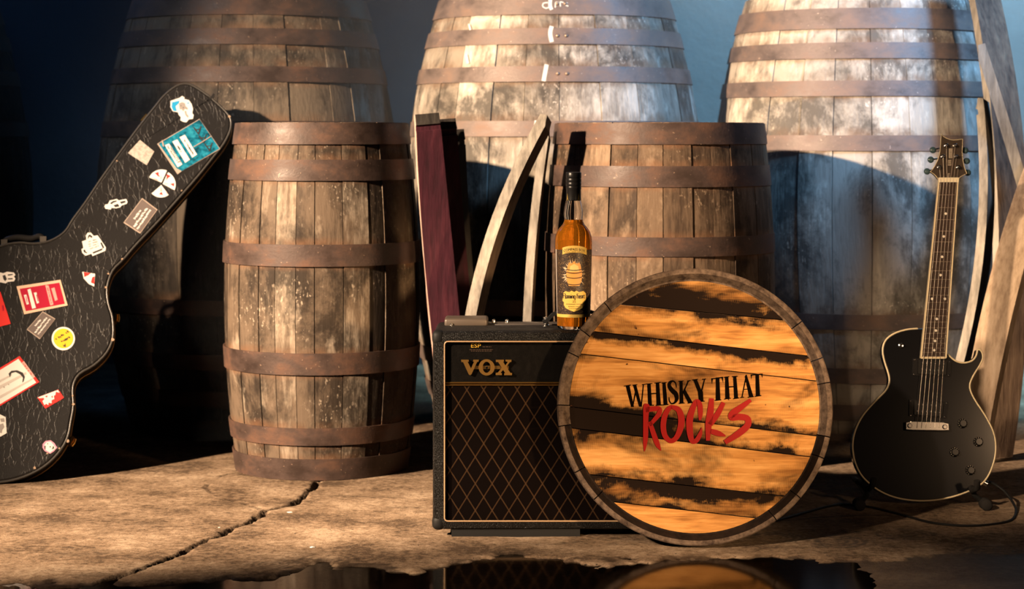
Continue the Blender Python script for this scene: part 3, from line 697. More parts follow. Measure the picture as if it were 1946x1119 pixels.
for k in range(8):
    pts = circle(0, 0, r_in, 120)
    if k > 0: pts = clip(pts, joints[k - 1], False, -.0011)
    if k < 7: pts = clip(pts, joints[k], True, .0011)
    pts = [(a, b + lc) for a, b in pts]
    h = -.020 + [0, .0004, .0010, .0003, -.0006, .0006, -.0003, .0002][k]
    g = G(); g.poly(lpl, pts, h - .020, h); o = g.build('head_plank', M['lid_wood'], lid); o['char'] = chars[k]
    ds = lambda j: (lpl.at(0, yat(j, 0) + lc, h) - lid.location).dot(LIDN)
    o['e1'] = float(ds(joints[k - 1])) if k > 0 else 9.0; o['e0'] = float(ds(joints[k])) if k < 7 else -9.0; o['ct'] = CT[k]; o['cb'] = CB[k]; o['cl'] = CL[k]
# ring of stave ends, cut at the plank joints
angs = []
for j in joints:
    for sgn in (-1, 1):
        best = None
        for i in range(3600):
            a = 2 * math.pi * i / 3600; u, v = rl * math.cos(a), rl * math.sin(a)
            if (u > 0) == (sgn > 0):
                e = abs(v - yat(j, u))
                if best is None or e < best[0]: best = (e, a)
        angs.append(best[1])
angs = sorted(angs)
for i, a0 in enumerate(angs):
    a1 = angs[(i + 1) % len(angs)]
    if a1 < a0: a1 += 2 * math.pi
    a1 -= .004; a0 += .004; n = max(3, int((a1 - a0) / R(3))); g = G()
    prof = [(rl - .002, -LDp), (rl, -LDp + .002), (rl, -.0025), (rl - .0025, 0), (rl - .0125, 0), (r_in + .004, -.0195), (r_in - .001, -.0215), (r_in - .001, -LDp)]
    for q in range(n + 1):
        a = a0 + (a1 - a0) * q / n
        for rr_, h in prof: g.v.append(tuple(lpl.at(rr_ * math.cos(a), rr_ * math.sin(a) + lc, h)))
    m = len(prof)
    mid = math.degrees((a0 + a1) / 2) % 360; shaded = 195 < mid < 345  # lower segments get painted shade on their inner bevel
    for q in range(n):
        for j in range(m): j2 = (j + 1) % m; g.f.append((q * m + j, q * m + j2, (q + 1) * m + j2, (q + 1) * m + j)); g.m.append(1 if shaded and j in (4, 5) else 0)
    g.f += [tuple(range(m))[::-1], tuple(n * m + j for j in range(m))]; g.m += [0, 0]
    g.build('rim_segment', None, lid, smooth=30, mats=[M['ring_wood'], M['ring_shade']])
# lettering
def lp_(x, y): return lpl.hit(1180 + x * .16084, 690 + y * .16084)
LH = -.020 + .0014
def letter(polys, mat, h, name, strokes=()):
    g = G()
    for p_ in polys: g.poly(lpl, [lp_(*q) for q in p_], h - .0006, h)
    for st in strokes:
        for q in ribbon(*st) if isinstance(st, tuple) else ribbon(st): g.poly(lpl, [lp_(*w_) for w_ in q], h - .0006, h)
    return g.build(name, mat, lid)
def sf(x0, y0, x1, y1, t=11): return [(x0, y0), (x1, y1), (x1, y1 + t), (x0, y0 + t)]
L = []
L.append(([[(62, 262), (108, 262), (160, 515), (128, 515)], [(140, 508), (152, 512), (194, 300), (183, 280)], [(150, 256), (187, 252), (256, 512), (222, 512)], [(240, 510), (253, 512), (279, 250), (267, 250)], sf(42, 262, 122, 250), sf(145, 252, 200, 244), sf(255, 245, 310, 237)], ()))
L.append(([[(318, 238), (358, 236), (375, 500), (330, 503)], [(420, 225), (460, 223), (480, 492), (428, 497)], [(345, 352), (435, 345), (435, 359), (345, 366)], sf(303, 238, 378, 231), sf(403, 226, 478, 219), sf(324, 494, 398, 488, 12), sf(418, 490, 496, 484, 12)], ()))
L.append(([[(497, 226), (535, 222), (560, 488), (512, 492)], sf(487, 226, 546, 219), sf(500, 486, 570, 479, 12)], ()))
L.append(([], [[(664, 285, 8), (655, 235, 14), (625, 208, 18), (590, 222, 34), (578, 265, 44), (610, 315, 54), (655, 360, 54), (668, 415, 44), (645, 462, 24), (605, 474, 16), (580, 440, 14), (577, 398, 8)]]))
L.append(([[(700, 208), (735, 205), (748, 470), (702, 472)], [(735, 345), (750, 350), (816, 202), (800, 202)], [(735, 335), (765, 302), (855, 460), (805, 470)], sf(685, 206, 750, 200), sf(790, 202, 832, 196), sf(692, 467, 762, 461, 12), sf(798, 464, 866, 452, 12)], ()))
L.append(([[(860, 190), (905, 184), (960, 318), (978, 330), (985, 450), (930, 452), (918, 335)], [(955, 320), (969, 335), (1004, 186), (990, 186)], sf(850, 190, 918, 180), sf(966, 183, 1015, 177), sf(918, 448, 1000, 440)], ()))
L.append(([[(1130, 165), (1172, 162), (1186, 435), (1130, 438)], [(1075, 176), (1216, 156), (1218, 170), (1076, 190)], [(1075, 178), (1098, 175), (1085, 242)], [(1196, 162), (1216, 158), (1219, 234)], sf(1115, 434, 1196, 424)], ()))
L.append(([[(1240, 155), (1278, 152), (1296, 415), (1242, 420)], [(1335, 150), (1373, 146), (1396, 410), (1348, 416)], [(1272, 272), (1348, 266), (1348, 279), (1272, 287)], sf(1225, 159, 1290, 149), sf(1322, 151, 1390, 144), sf(1230, 416, 1310, 405), sf(1335, 413, 1405, 402)], ()))
L.append(([[(1434, 400), (1447, 400), (1497, 150), (1484, 150)], [(1473, 152), (1496, 128), (1576, 390), (1525, 395)], [(1455, 303), (1535, 295), (1535, 306), (1455, 314)], sf(1420, 398, 1465, 392), sf(1508, 394, 1582, 386)], ()))
L.append(([[(1600, 125), (1641, 122), (1656, 382), (1605, 388)], [(1544, 130), (1686, 118), (1687, 131), (1545, 144)], [(1544, 132), (1563, 130), (1551, 185)], [(1664, 122), (1686, 120), (1683, 170)], sf(1592, 385, 1670, 373)], ()))
for polys, st in L: letter(polys, M['brand_black'], LH, 'painted_letter', st)
RK = [[[(312, 476, 40), (308, 510, 76), (300, 640, 62), (298, 850, 60), (291, 960, 46), (283, 1042, 8)], [(300, 548, 60), (400, 535, 62), (462, 540, 56), (455, 600, 58), (400, 670, 50), (345, 730, 40)], [(345, 690, 50), (395, 840, 60), (440, 960, 58), (480, 1032, 8)]],
      [[(610, 512, 50), (560, 550, 60), (520, 640, 66), (507, 750, 66), (530, 860, 62), (595, 918, 56), (660, 880, 60), (710, 770, 72), (722, 650, 78), (685, 545, 66), (600, 512, 46)]],
      [[(940, 672, 24), (948, 600, 56), (940, 490, 62), (902, 446, 50), (862, 520, 66), (822, 650, 80), (822, 800, 76), (848, 915, 60), (900, 912, 56), (945, 835, 48), (962, 758, 8)]],
      [[(1080, 412, 54), (1068, 560, 76), (1045, 720, 78), (1036, 915, 46)], [(1222, 462, 50), (1150, 600, 66), (1062, 725, 60)], [(1065, 800, 56), (1160, 828, 66), (1245, 858, 16)]],
      [[(1545, 432, 40), (1440, 510, 66), (1335, 590, 84), (1320, 640, 76), (1420, 632, 76), (1505, 655, 74), (1505, 735, 78), (1400, 830, 78), (1238, 935, 56)]]]
for i, st in enumerate(RK): letter([], M['red_paint'], LH + .0007 + .0001 * i, 'painted_letter', st)

# ------------------------------------------------------------------ bottle
BD = 4.945; bs = BD / F; bx = (1090.0 - CX) * bs; bz = az1 + .0006
bottle = thing('whisky_bottle', 'glass bottle of amber whisky with illustrated gold label, standing on the amplifier', 'bottle', (bx, BD, bz))
def bh(c): return (1064 - c) * .2947 * bs      # height above base from the zoomed reading
def brd(c): return c * .2947 * bs
outer = [(0.0001, 0.002), (brd(84), 0.0015), (brd(96), 0), (brd(104), .003), (brd(107), .009), (brd(108), bh(985)), (brd(114), bh(760)), (brd(118.5), bh(560)), (brd(119), bh(505)), (brd(116), bh(470)), (brd(106), bh(440)), (brd(88), bh(413)), (brd(70), bh(393)), (brd(61), bh(372)), (brd(59), bh(358)), (brd(63), bh(325)), (brd(61), bh(295)), (brd(54), bh(262)), (brd(49), bh(240)), (brd(46), bh(215)), (brd(46), bh(170))]
wall = .0032
inner = [(max(r - wall, .0001), max(h, .012)) for r, h in outer[4:]]
glassm = Mat('clear bottle glass', (1, 1, 1), 0.0, .5, 0.0, **{'Transmission Weight': 1.0, 'IOR': 1.48}).m
liq = Mat('amber whisky', (1.0, .34, .022), 0.0, .5, 0.0, **{'Transmission Weight': .80, 'IOR': 1.34}).m
fill = bh(362); neck_o = [(r, h) for r, h in outer if h > fill]; neck_i = [(r - wall, h) for r, h in neck_o]
g = G(); g.lathe([(brd(60), fill)] + neck_o + neck_i[::-1] + [(brd(60) - wall, fill)], (bx, BD, bz), seg=56, close=True); g.build('glass_neck', glassm, bottle, smooth=50)
g = G(); g.lathe([(0.0001, 0.002), (brd(84), 0.0015), (brd(96), 0), (brd(104), .003), (brd(107), .0075), (.0001, .0075)], (bx, BD, bz), seg=56); g.build('glass_base', glassm, bottle, smooth=50)
lq = [(r, h) for r, h in outer if .008 < h < fill]
g = G(); g.lathe([(.0001, .0078), (brd(106), .0078)] + lq + [(brd(60), fill), (.0001, fill)], (bx, BD, bz), seg=56); g.build('whisky', liq, bottle, smooth=50)
capm = plain('black foil capsule', (.014, .013, .013), .32, .5)
g = G(); g.lathe([(brd(48.6), bh(240)), (brd(47.5), bh(170)), (brd(49.5), bh(163)), (brd(50), bh(150)), (brd(48.6), bh(147)), (brd(50), bh(143)), (brd(50), bh(125)), (brd(48.6), bh(122)), (brd(50), bh(118)), (brd(50), bh(100)), (brd(48.8), bh(97)), (brd(50), bh(93)), (brd(50), bh(62)), (brd(47), bh(57)), (.0001, bh(57))], (bx, BD, bz), seg=40)
cap = g.build('capsule', capm, bottle, smooth=35)
foil = plain('gold foil print', (.80, .56, .16), .35, .5, .7)
goldp = plain('gold label paper', (.86, .58, .13), .5, .4)
def cyl_poly(name, polys, mat, parent, rad_fn, dr, sub=True):
    """polygons given in zoomed label coordinates (x across from 236, y down), wrapped on the bottle"""
    g = G(); cut = []
    def half(p_, x0, keep):
        out = []
        for i in range(len(p_)):
            a, b = p_[i], p_[(i + 1) % len(p_)]; sa, sb = (a[0] - x0) * keep, (b[0] - x0) * keep
            if sa >= 0: out.append(a)
            if sa * sb < 0: t_ = sa / (sa - sb); out.append((a[0] + (b[0] - a[0]) * t_, a[1] + (b[1] - a[1]) * t_))
        return out
    for pts in polys:
        lo, hi = min(p_[0] for p_ in pts), max(p_[0] for p_ in pts); k = max(1, int((hi - lo) / 14))
        for i in range(k):
            q_ = half(half(pts, lo + (hi - lo) * i / k, 1), lo + (hi - lo) * (i + 1) / k, -1) if k > 1 else pts
            if len(q_) > 2: cut.append(q_)
    for pts in cut:
        vs = []
        for x, y in pts:
            h = bh(y); r = rad_fn(y); a = max(-1.35, min(1.35, (x - 236) * .2947 * bs / r)); rr = r + dr
            vs.append((bx + rr * math.sin(a), BD - rr * math.cos(a), bz + h))
        g.add(vs, [tuple(range(len(vs)))])
    return g.build(name, mat, parent)
rbod = lambda y: brd(118.5 + (108 - 118.5) * min(max((y - 560) / 425, 0), 1))
def strip(x0, x1, top, bot, n=24):
    q = []
    for i in range(n):
        a, b = x0 + (x1 - x0) * i / n, x0 + (x1 - x0) * (i + 1) / n; q.append([(a, bot(a)), (b, bot(b)), (b, top(b)), (a, top(a))])
    return q
# label coordinates here are arc lengths: +-150 spans the front
def label_art():
    a = Mat('dark illustrated label', rough=.45, spec=.4)
    c = a.coord((1, 1, 1)); v = a.noise(c, 260, 5, .7, 1.5)
    fine = a.n('TexVoronoi', {'Vector': c, 'Scale': 330.0}, feature='DISTANCE_TO_EDGE')
    col = a.ramp(v, [(.44, (.012, .007, .012)), (.56, (.05, .028, .022)), (.64, (.38, .24, .09)), (.74, (.60, .48, .30))])
    col = a.mix(a.remap(fine, .01, .05, .35, 0), col, (.45, .32, .14)); a.set('Base Color', col); return a.m
lab = cyl_poly('label', strip(-10 + 80, 400, lambda x: 552, lambda x: 965, 30), label_art(), bottle, rbod, .0005)
cyl_poly('label_band', strip(70, 400, lambda x: 965, lambda x: 985, 30), goldp, lab, rbod, .0006)
cyl_poly('label_border', strip(86, 96, lambda x: 552, lambda x: 965, 3), M['paper'], lab, rbod, .0009)
arch = lambda x, r0: r0 + (x - 236) ** 2 / 420
cyl_poly('label_banner', strip(158, 322, lambda x: arch(x, 524), lambda x: arch(x, 568), 24), goldp, lab, rbod, .0012)
def wrap_text(s, x0, x1, base, capm_h, mat, dr=.0016, curve=None, name='label_text'):
    vs, fs = text_tris(s); w0 = min(v[0] for v in vs); w1 = max(v[0] for v in vs); g = G(); pts = []
    for x, y in vs:
        X0 = x0 + (x - w0) / (w1 - w0) * (x1 - x0); Y0 = (curve(X0) if curve else base) - y * capm_h; pts.append((X0, Y0))
    V = []
    for x, y in pts:
        r = rbod(y); a = (x - 236) * .2947 * bs / r; V.append((bx + (r + dr) * math.sin(a), BD - (r + dr) * math.cos(a), bz + bh(y)))
    g.add(V, fs); return g.build(name, mat, lab)
inkb = plain('label black ink', (.02, .014, .010), .6)
wrap_text('COMPASS BOX', 168, 308, 0, 17, inkb, curve=lambda x: arch(x, 556))
o = cyl_poly('label_fine_print', [[(x_, arch(x_, 561)), (x_ + 4, arch(x_ + 4, 561)), (x_ + 4, arch(x_ + 4, 565)), (x_, arch(x_, 565))] for x_ in range(178, 296, 6) if x_ not in (214, 250)], plain('label brown ink', (.30, .17, .04), .6), lab, rbod, .0016); o['kind'] = 'stuff'
# flaming barrel picture
cyl_poly('label_picture', [[(196, 650), (205, 630), (220, 640), (236, 622), (252, 642), (268, 630), (278, 650), (288, 700), (284, 750), (270, 782), (202, 782), (190, 750), (186, 700)]], plain('orange flame print', (.85, .40, .10), .5), lab, rbod, .0012)
cyl_poly('label_picture', [[(212, 655), (236, 640), (262, 655), (268, 690), (206, 690)]], plain('yellow flame print', (.95, .68, .25), .5), lab, rbod, .0015)
for yy in (672, 690, 722, 764): cyl_poly('label_picture', strip(188, 286, lambda x: yy + (1 - ((x - 236) / 50) ** 2) * 8, lambda x: yy + 5 + (1 - ((x - 236) / 50) ** 2) * 8, 10), inkb, lab, rbod, .0018)
fl = []
for k in range(46):
    a = rnd.uniform(0, 2 * math.pi)
    if math.sin(a) > .72: continue
    r0, r1 = rnd.uniform(48, 60), rnd.uniform(70, 92); c, s_ = math.cos(a), math.sin(a); fl.append([(236 + c * r0 - s_ * 3, 705 + s_ * r0 * 1.15 + c * 3), (236 + c * r0 + s_ * 3, 705 + s_ * r0 * 1.15 - c * 3), (236 + c * r1, 705 + s_ * r1 * 1.15)])
o = cyl_poly('label_flames', fl, plain('pale flame print', (.82, .62, .40), .5), lab, rbod, .0011); o['kind'] = 'stuff'
cyl_poly('label_plaque', [[(162, 830), (180, 815), (206, 822), (220, 812), (236, 820), (252, 812), (268, 822), (296, 815), (316, 830), (318, 880), (300, 890), (306, 905), (290, 925), (262, 938), (236, 948), (210, 938), (182, 925), (168, 905), (174, 890), (158, 880)]], goldp, lab, rbod, .0012)
# blackletter line
BLK = {'F': [[(0, 0), (0, 10)], [(0, 10), (6, 10)], [(0, 5.5), (5, 5.5)]], 'l': [[(0, 0), (0, 10)], [(0, 0), (1.5, -1)]], 'a': [[(0, 0), (0, 5)], [(3.5, 0), (3.5, 6)], [(0, 6), (3.5, 6)], [(0, 0), (3.5, 1)]], 'm': [[(0, 0), (0, 6)], [(3, 0), (3, 6)], [(6, 0), (6, 6)], [(0, 6), (6, 6)]], 'i': [[(0, 0), (0, 6)], [(0, 8), (0, 9)]],
       'n': [[(0, 0), (0, 6)], [(3.5, 0), (3.5, 6)], [(0, 6), (3.5, 6)]], 'g': [[(0, 0), (0, 6)], [(3.5, -3), (3.5, 6)], [(0, 6), (3.5, 6)], [(0, 0), (3.5, 0)], [(0, -3), (3.5, -3)]], 'H': [[(0, 0), (0, 10)], [(4.5, 0), (4.5, 6)], [(0, 6), (4.5, 6)], [(0, 10), (4, 10)]], 'e': [[(0, 0), (0, 6)], [(0, 6), (3, 6)], [(3, 6), (3, 3.5)], [(0, 3), (3, 3.5)], [(0, 0), (3, .5)]],
       'r': [[(0, 0), (0, 6)], [(0, 6), (2.5, 6)]], 't': [[(0, 0), (0, 8)], [(-1, 6), (2, 6)], [(0, 0), (2, 0)]]}
adv = {'F': 7.5, 'l': 2.6, 'a': 5.6, 'm': 8.2, 'i': 2.4, 'n': 5.6, 'g': 5.8, 'H': 6.8, 'e': 5.0, 'r': 4.2, 't': 3.6, ' ': 3}
x = 0; q = []
for chh in 'Flaming Heart':
    for (a, b) in BLK.get(chh, []):
        vert = abs(a[0] - b[0]) < .1; wd = .95 if vert else .5
        if vert: q.append([(x + a[0] - wd, a[1]), (x + a[0] + wd, a[1]), (x + b[0] + wd, b[1]), (x + b[0] - wd, b[1])])
        else: q.append([(x + a[0] - .6, a[1] - wd), (x + b[0] + .6, b[1] - wd), (x + b[0] + .6, b[1] + wd), (x + a[0] - .6, a[1] + wd)])
    x += adv[chh]
sx = 146 / x
cyl_poly('label_text', [[(164 + a * sx, 862 - b * 3.0) for a, b in p_] for p_ in q], inkb, lab, rbod, .0017)
wrap_text('25', 226, 246, 889, 13, inkb)
for (s, a, b, yy, hh_) in (('ANNIVERSARY EDITION', 184, 288, 902, 6), ('BLENDED MALT', 200, 272, 917, 6), ('SCOTCH WHISKY', 204, 268, 930, 6)): wrap_text(s, a, b, yy, hh_, inkb)
rc = lambda y: brd(48)
for xx in (190, 268):
    cyl_poly('capsule_emblem', [[(xx - 7, 232), (xx + 7, 232), (xx + 4, 214), (xx, 190), (xx - 4, 214)], [(xx - 11, 238), (xx + 11, 238), (xx + 11, 234), (xx - 11, 234)]], foil, cap, rc, .0006)

# ------------------------------------------------------------------ guitar case with stickers
case = thing('guitar_case', 'black creased leather guitar case covered in stickers, leaning against the casks', 'guitar case', (-1.35, 5.75, 0))
cpl = Plane((-1.25, 5.650, 0.0), R(20), R(12))
right = [(402, 183), (426, 205), (440, 224), (440, 246), (428, 272), (412, 293), (380, 333), (340, 379), (300, 424), (262, 464), (236, 494), (216, 515), (206, 545), (208, 575), (216, 602), (217, 640), (205, 670), (180, 695), (152, 712), (141, 735), (142, 770), (137, 800), (131, 830), (117, 856), (95, 880), (68, 898), (36, 911), (0, 918), (-45, 918), (-90, 911), (-130, 896)]
A0, Ad = np.array([254., 370.]), np.array([-.625, .781])
def refl(p): v = np.array(p) - A0; d_ = v.dot(Ad); return tuple(A0 + 2 * Ad * d_ - v)
outline_px = right + [refl(p) for p in right[::-1]]
cv = [cpl.hit(*p) for p in outline_px]
co = catmull(cv, 3, True)
minv = min(b for a, b in co)
cpl_shift = 0.0
def offset(pts, d_):
    out = []; n = len(pts)
    A = sum(pts[i][0] * pts[(i + 1) % n][1] - pts[(i + 1) % n][0] * pts[i][1] for i in range(n)); sg = 1 if A > 0 else -1
    for i in range(n):
        a, b = pts[i - 1], pts[(i + 1) % n]; dx, dy = b[0] - a[0], b[1] - a[1]; l = math.hypot(dx, dy) or 1
        out.append((pts[i][0] - sg * dy / l * d_, pts[i][1] + sg * dx / l * d_))
    return out
def shell(pl, pts, prof, name, mat, parent, smooth=40, lift=0.0):
    """closed body from inward offsets and heights: prof = [(inset, h), ...]"""
    n = len(pts); g = G()
    for ins, h in prof: g.v += [tuple(pl.at(a, b + lift, h)) for a, b in offset(pts, ins)]
    for i in range(len(prof) - 1):
        for k in range(n): k2 = (k + 1) % n; g.f.append((i * n + k, i * n + k2, (i + 1) * n + k2, (i + 1) * n + k))
    g.f += [tuple(range(n))[::-1], tuple((len(prof) - 1) * n + k for k in range(n))]; g.m = [0] * len(g.f)
    g.m[-2:] = [0, 0]; o = g.build(name, mat, parent, smooth=smooth)
    for p_ in o.data.polygons[-2:]: p_.use_smooth = False
    bm = bmesh.new(); bm.from_mesh(o.data); bmesh.ops.recalc_face_normals(bm, faces=bm.faces[:]); bmesh.ops.triangulate(bm, faces=[f for f in bm.faces if len(f.verts) > 8]); bm.to_mesh(o.data); bm.free()
    return o
shell(cpl, co, [(.004, -.048), (0, -.042), (0, -.010), (.004, -.003), (.011, 0)], 'case_lid', M['case_leather'], case)
shell(cpl, co, [(.010, -.112), (.002, -.104), (.002, -.052)], 'case_body', M['case_leather'], case)
g = G(); g.tube([cpl.at(a, b, -.0035) for a, b in offset(co, .0035)] + [cpl.at(*offset(co, .0035)[0], -.0035)], .0036, 8, False); g.build('edge_piping', M['case_edge'], case, smooth=60)
g = G(); g.tube([cpl.at(a, b, -.050) for a, b in co] + [cpl.at(*co[0], -.050)], .0030, 8, False); g.build('lid_seam', plain('brass lid rim', (.32, .21, .10), .45, .5, .8), case, smooth=60)
# latches along the seam
cpb = Plane(cpl.o + cpl.n * -.05, R(20), R(12))
def latch(px, py, ang):
    u, v = cpb.hit(px, py); c = cpl.at(u, v, -.05); d_ = Vector(cpl.u) * math.cos(ang) + Vector(cpl.v) * math.sin(ang); o_ = d_.cross(cpl.n)
    g = G(); g.box(c + o_ * .004, d_ * .013, o_ * .004, cpl.n * .018); g.tube([c + o_ * .010 - d_ * .011 + cpl.n * .004, c + o_ * .012 + cpl.n * .004, c + o_ * .010 + d_ * .011 + cpl.n * .004], .0045, 8)
    g.build('latch', M['gold'], case)
latch(272, 226, R(52)); latch(217, 605, R(88)); latch(133, 838, R(62))
# worn bare spots on the edge
for (px, py, r_) in [(436, 222, 4.5), (206, 520, 3.2), (201, 546, 4), (214, 645, 4.5), (140, 768, 4), (138, 752, 2.8), (129, 838, 4), (113, 852, 3), (90, 862, 3), (66, 889, 4.5), (232, 492, 2.6), (345, 362, 2.4), (222, 306, 2.6)]:
    u, v = cpl.hit(px, py); g = G(); pts = [(u + r_ * .00105 * rnd.uniform(.6, 1.25) * math.cos(a), v + r_ * .00105 * rnd.uniform(.6, 1.25) * math.sin(a)) for a in np.linspace(0, 2 * math.pi, 9)[:-1]]
    g.poly(cpl, pts, -.0012, .0013); g.build('scuff', plain('bare worn edge', (.36, .25, .17), .7), case)
# carrying handle
hp = [(8, 463), (14, 455), (35, 451), (60, 453), (76, 449), (86, 458)]
g = G(); pts = [cpl.at(*cpb.hit(x, y), -.052) for x, y in hp]; g.tube([Vector(q) for q in [tuple(v) for v in catmull([tuple(p) for p in pts], 4)]], .0095, 10); hd_ = g.build('carry_handle', plain('padded black handle', (.03, .028, .027), .35, .5), case, smooth=60)
for (x, y) in ((8, 463), (82, 457)):
    u, v = cpb.hit(x, y); g = G(); g.box(cpl.at(u, v, -.052), cpl.u * .009, cpl.v * .010, cpl.n * .012); g.build('handle_bracket', plain('dull steel', (.28, .25, .22), .4, .5, .8), hd_)

def px_poly(name, polys, mat, parent, h, th=.0005):
    o = None
    for p_ in polys:
        g = G(); g.poly(cpl, [cpl.hit(*q) for q in p_], h - th, h); o = g.build(name, mat, parent)
    return o
def px_text(name, s, c, ang, hpx, mat, parent, h, wide=1.0):
    """text centred on c (px); ang: direction of writing in the picture, degrees clockwise from right"""
    vs, fs = text_tris(s); ca, sa = math.cos(R(ang)), math.sin(R(ang)); V = []
    for x, y in vs:
        a, b = x * hpx * wide, (.5 - y) * hpx; V.append(cpl.at(*cpl.hit(c[0] + a * ca - b * sa, c[1] + a * sa + b * ca), h))
    return obj(name, V, fs, mat, parent)
def scribble(c, ang, length, hpx, mat, parent, h, seed=1, dense=.8):
    """a line of writing too small to read: uneven little marks"""
    q = random.Random(seed); ca, sa = math.cos(R(ang)), math.sin(R(ang)); g = G(); x = -length / 2
    while x < length / 2:
        w_ = q.uniform(.35, .75) * hpx; t_ = hpx * q.uniform(.55, 1.0); y0 = q.uniform(-.15, .15) * hpx
        pts = [(x, y0 - t_ / 2), (x + w_ * q.uniform(.6, 1), y0 - t_ / 2 * q.uniform(.5, 1)), (x + w_, y0 + t_ / 2), (x + w_ * q.uniform(0, .4), y0 + t_ / 2 * q.uniform(.5, 1))]
        if q.random() < dense: g.poly(cpl, [cpl.hit(c[0] + a * ca - b * sa, c[1] + a * sa + b * ca) for a, b in pts], h - .0004, h)
        x += w_ * q.uniform(.9, 1.25)
    o = g.build('sticker_print', mat, parent); o['kind'] = 'stuff'; return o
def stk(pts, mat, label=None, h=.0012, th=.0010):
    o = px_poly('sticker', [pts], mat, case, h, th)
    if label: o['label'] = label
    return o
def cz(ox, oy, s, pts): return [(ox + x * s, oy + y * s) for x, y in pts]
# round blue-and-white portrait sticker on the head end
z1 = lambda pts: cz(280, 150, .1788, pts)
s_ = stk(z1([(245, 235), (300, 215), (335, 205), (370, 182), (395, 198), (392, 215), (440, 225), (470, 265), (485, 320), (478, 365), (492, 385), (485, 425), (440, 432), (415, 462), (385, 458), (350, 440), (355, 405), (332, 380), (325, 355), (270, 345), (245, 300)]), M['paper'], 'white and blue cut-out portrait sticker')
px_poly('sticker_print', [z1([(262, 250), (340, 232), (335, 260), (300, 290), (312, 345), (275, 340), (258, 300)]), z1([(425, 250), (440, 250), (440, 265), (425, 265)])], M['cyan'], s_, .0016)
px_poly('sticker_print', [z1([(335, 262), (370, 248), (398, 258), (405, 290), (430, 310), (425, 330), (400, 318), (382, 345), (360, 320), (345, 330)]), z1([(395, 345), (412, 340), (418, 375), (438, 395), (430, 415), (405, 385)])], M['grey_ink'], s_, .0016)
px_poly('sticker_print', [z1([(348, 285), (362, 282), (360, 292)]), z1([(375, 300), (392, 305), (380, 312)])], M['ink'], s_, .0019)
# teal AAA pass
s_ = stk(z1([(105, 690), (555, 425), (775, 745), (360, 985), (320, 1015)]), M['film_edge'], 'teal laminated pass lettered AAA', .0012)
px_poly('sticker_print', [z1([(120, 690), (555, 432), (765, 742), (365, 980), (310, 950)])], M['teal'], s_, .0018)
for pts in ([(185, 705), (232, 690), (372, 910), (322, 940)], [(265, 668), (318, 645), (452, 860), (402, 892)], [(342, 622), (398, 595), (528, 805), (478, 838)]): px_poly('sticker_print', [z1(pts)], M['paper'], s_, .0023)
scribble(z1([(268, 798)])[0], 57, 38, 3.0, M['ink'], s_, .0026, 3); scribble(z1([(292, 800)])[0], 57, 36, 2.4, M['ink'], s_, .0026, 4)
for c in ((536, 552), (592, 640), (655, 728)): px_text('sticker_print', 'A', z1([c])[0], 172, 15, M['ink'], s_, .0026, 1.15)
for (c, l_, k_) in (((340, 745), 14, 5), ((425, 700), 22, 6), ((460, 760), 16, 7)): scribble(z1([c])[0], 57, l_, 3.2, M['ink'], s_, .0028, k_)
px_poly('sticker_crease', [z1([(490, 722), (560, 680), (680, 605), (682, 612), (560, 690), (492, 728)]), z1([(150, 655), (165, 655), (178, 720), (165, 720)])], M['film_edge'], s_, .0029)
# worn grey rectangle
stk([(266, 266), (293, 288), (279, 314), (243, 291)], M['worn_paper'], 'worn grey rectangular sticker')
# red and white wheel of three wedges
z2 = lambda pts: cz(220, 300, .134, pts)
w1 = [(648, 350)] + circle(650, 360, 195, 10, 195, R(205), R(293)); w2 = [(665, 370)] + circle(655, 380, 195, 10, 195, R(296), R(384)); w3 = [(645, 385)] + circle(640, 385, 178, 10, 178, R(52), R(138))
s_ = stk(z2(w1), M['paper'], 'red and white wheel sticker of three wedges')
for w_ in (w2, w3): px_poly('sticker_print', [z2(w_)], M['paper'], s_, .0012, .001)
px_poly('sticker_print', [z2([(555, 218), (605, 202), (608, 248), (635, 272), (600, 262)]), z2([(722, 232), (778, 258), (735, 290), (715, 320), (722, 280)]), z2([(770, 372), (830, 360), (822, 405)]), z2([(612, 515), (648, 485), (668, 528)])], M['red_ink'], s_, .0017)
px_poly('sticker_print', [z2([(510, 285), (570, 315), (610, 330), (580, 300)]), z2([(640, 235), (650, 290), (625, 310), (645, 270)]), z2([(690, 355), (760, 375), (700, 370)]), z2([(640, 410), (655, 470), (630, 480)]), z2([(715, 470), (735, 510), (725, 520)])], M['pinkish'], s_, .0016)
# small figure cut-out
z3 = lambda pts: cz(130, 350, .1876, pts)
s_ = stk(z3([(365, 225), (375, 205), (398, 205), (420, 165), (450, 160), (490, 150), (512, 165), (585, 150), (600, 180), (590, 200), (540, 215), (525, 235), (480, 245), (435, 240), (430, 258), (375, 250)]), M['paper'], 'small white cut-out figure sticker')
px_poly('sticker_print', [z3([(420, 195), (450, 172), (490, 165), (485, 178), (450, 190), (440, 205)]), z3([(520, 180), (575, 168), (578, 185), (535, 200)]), z3([(455, 215), (500, 200), (515, 225), (475, 235)])], M['ink'], s_, .0017)
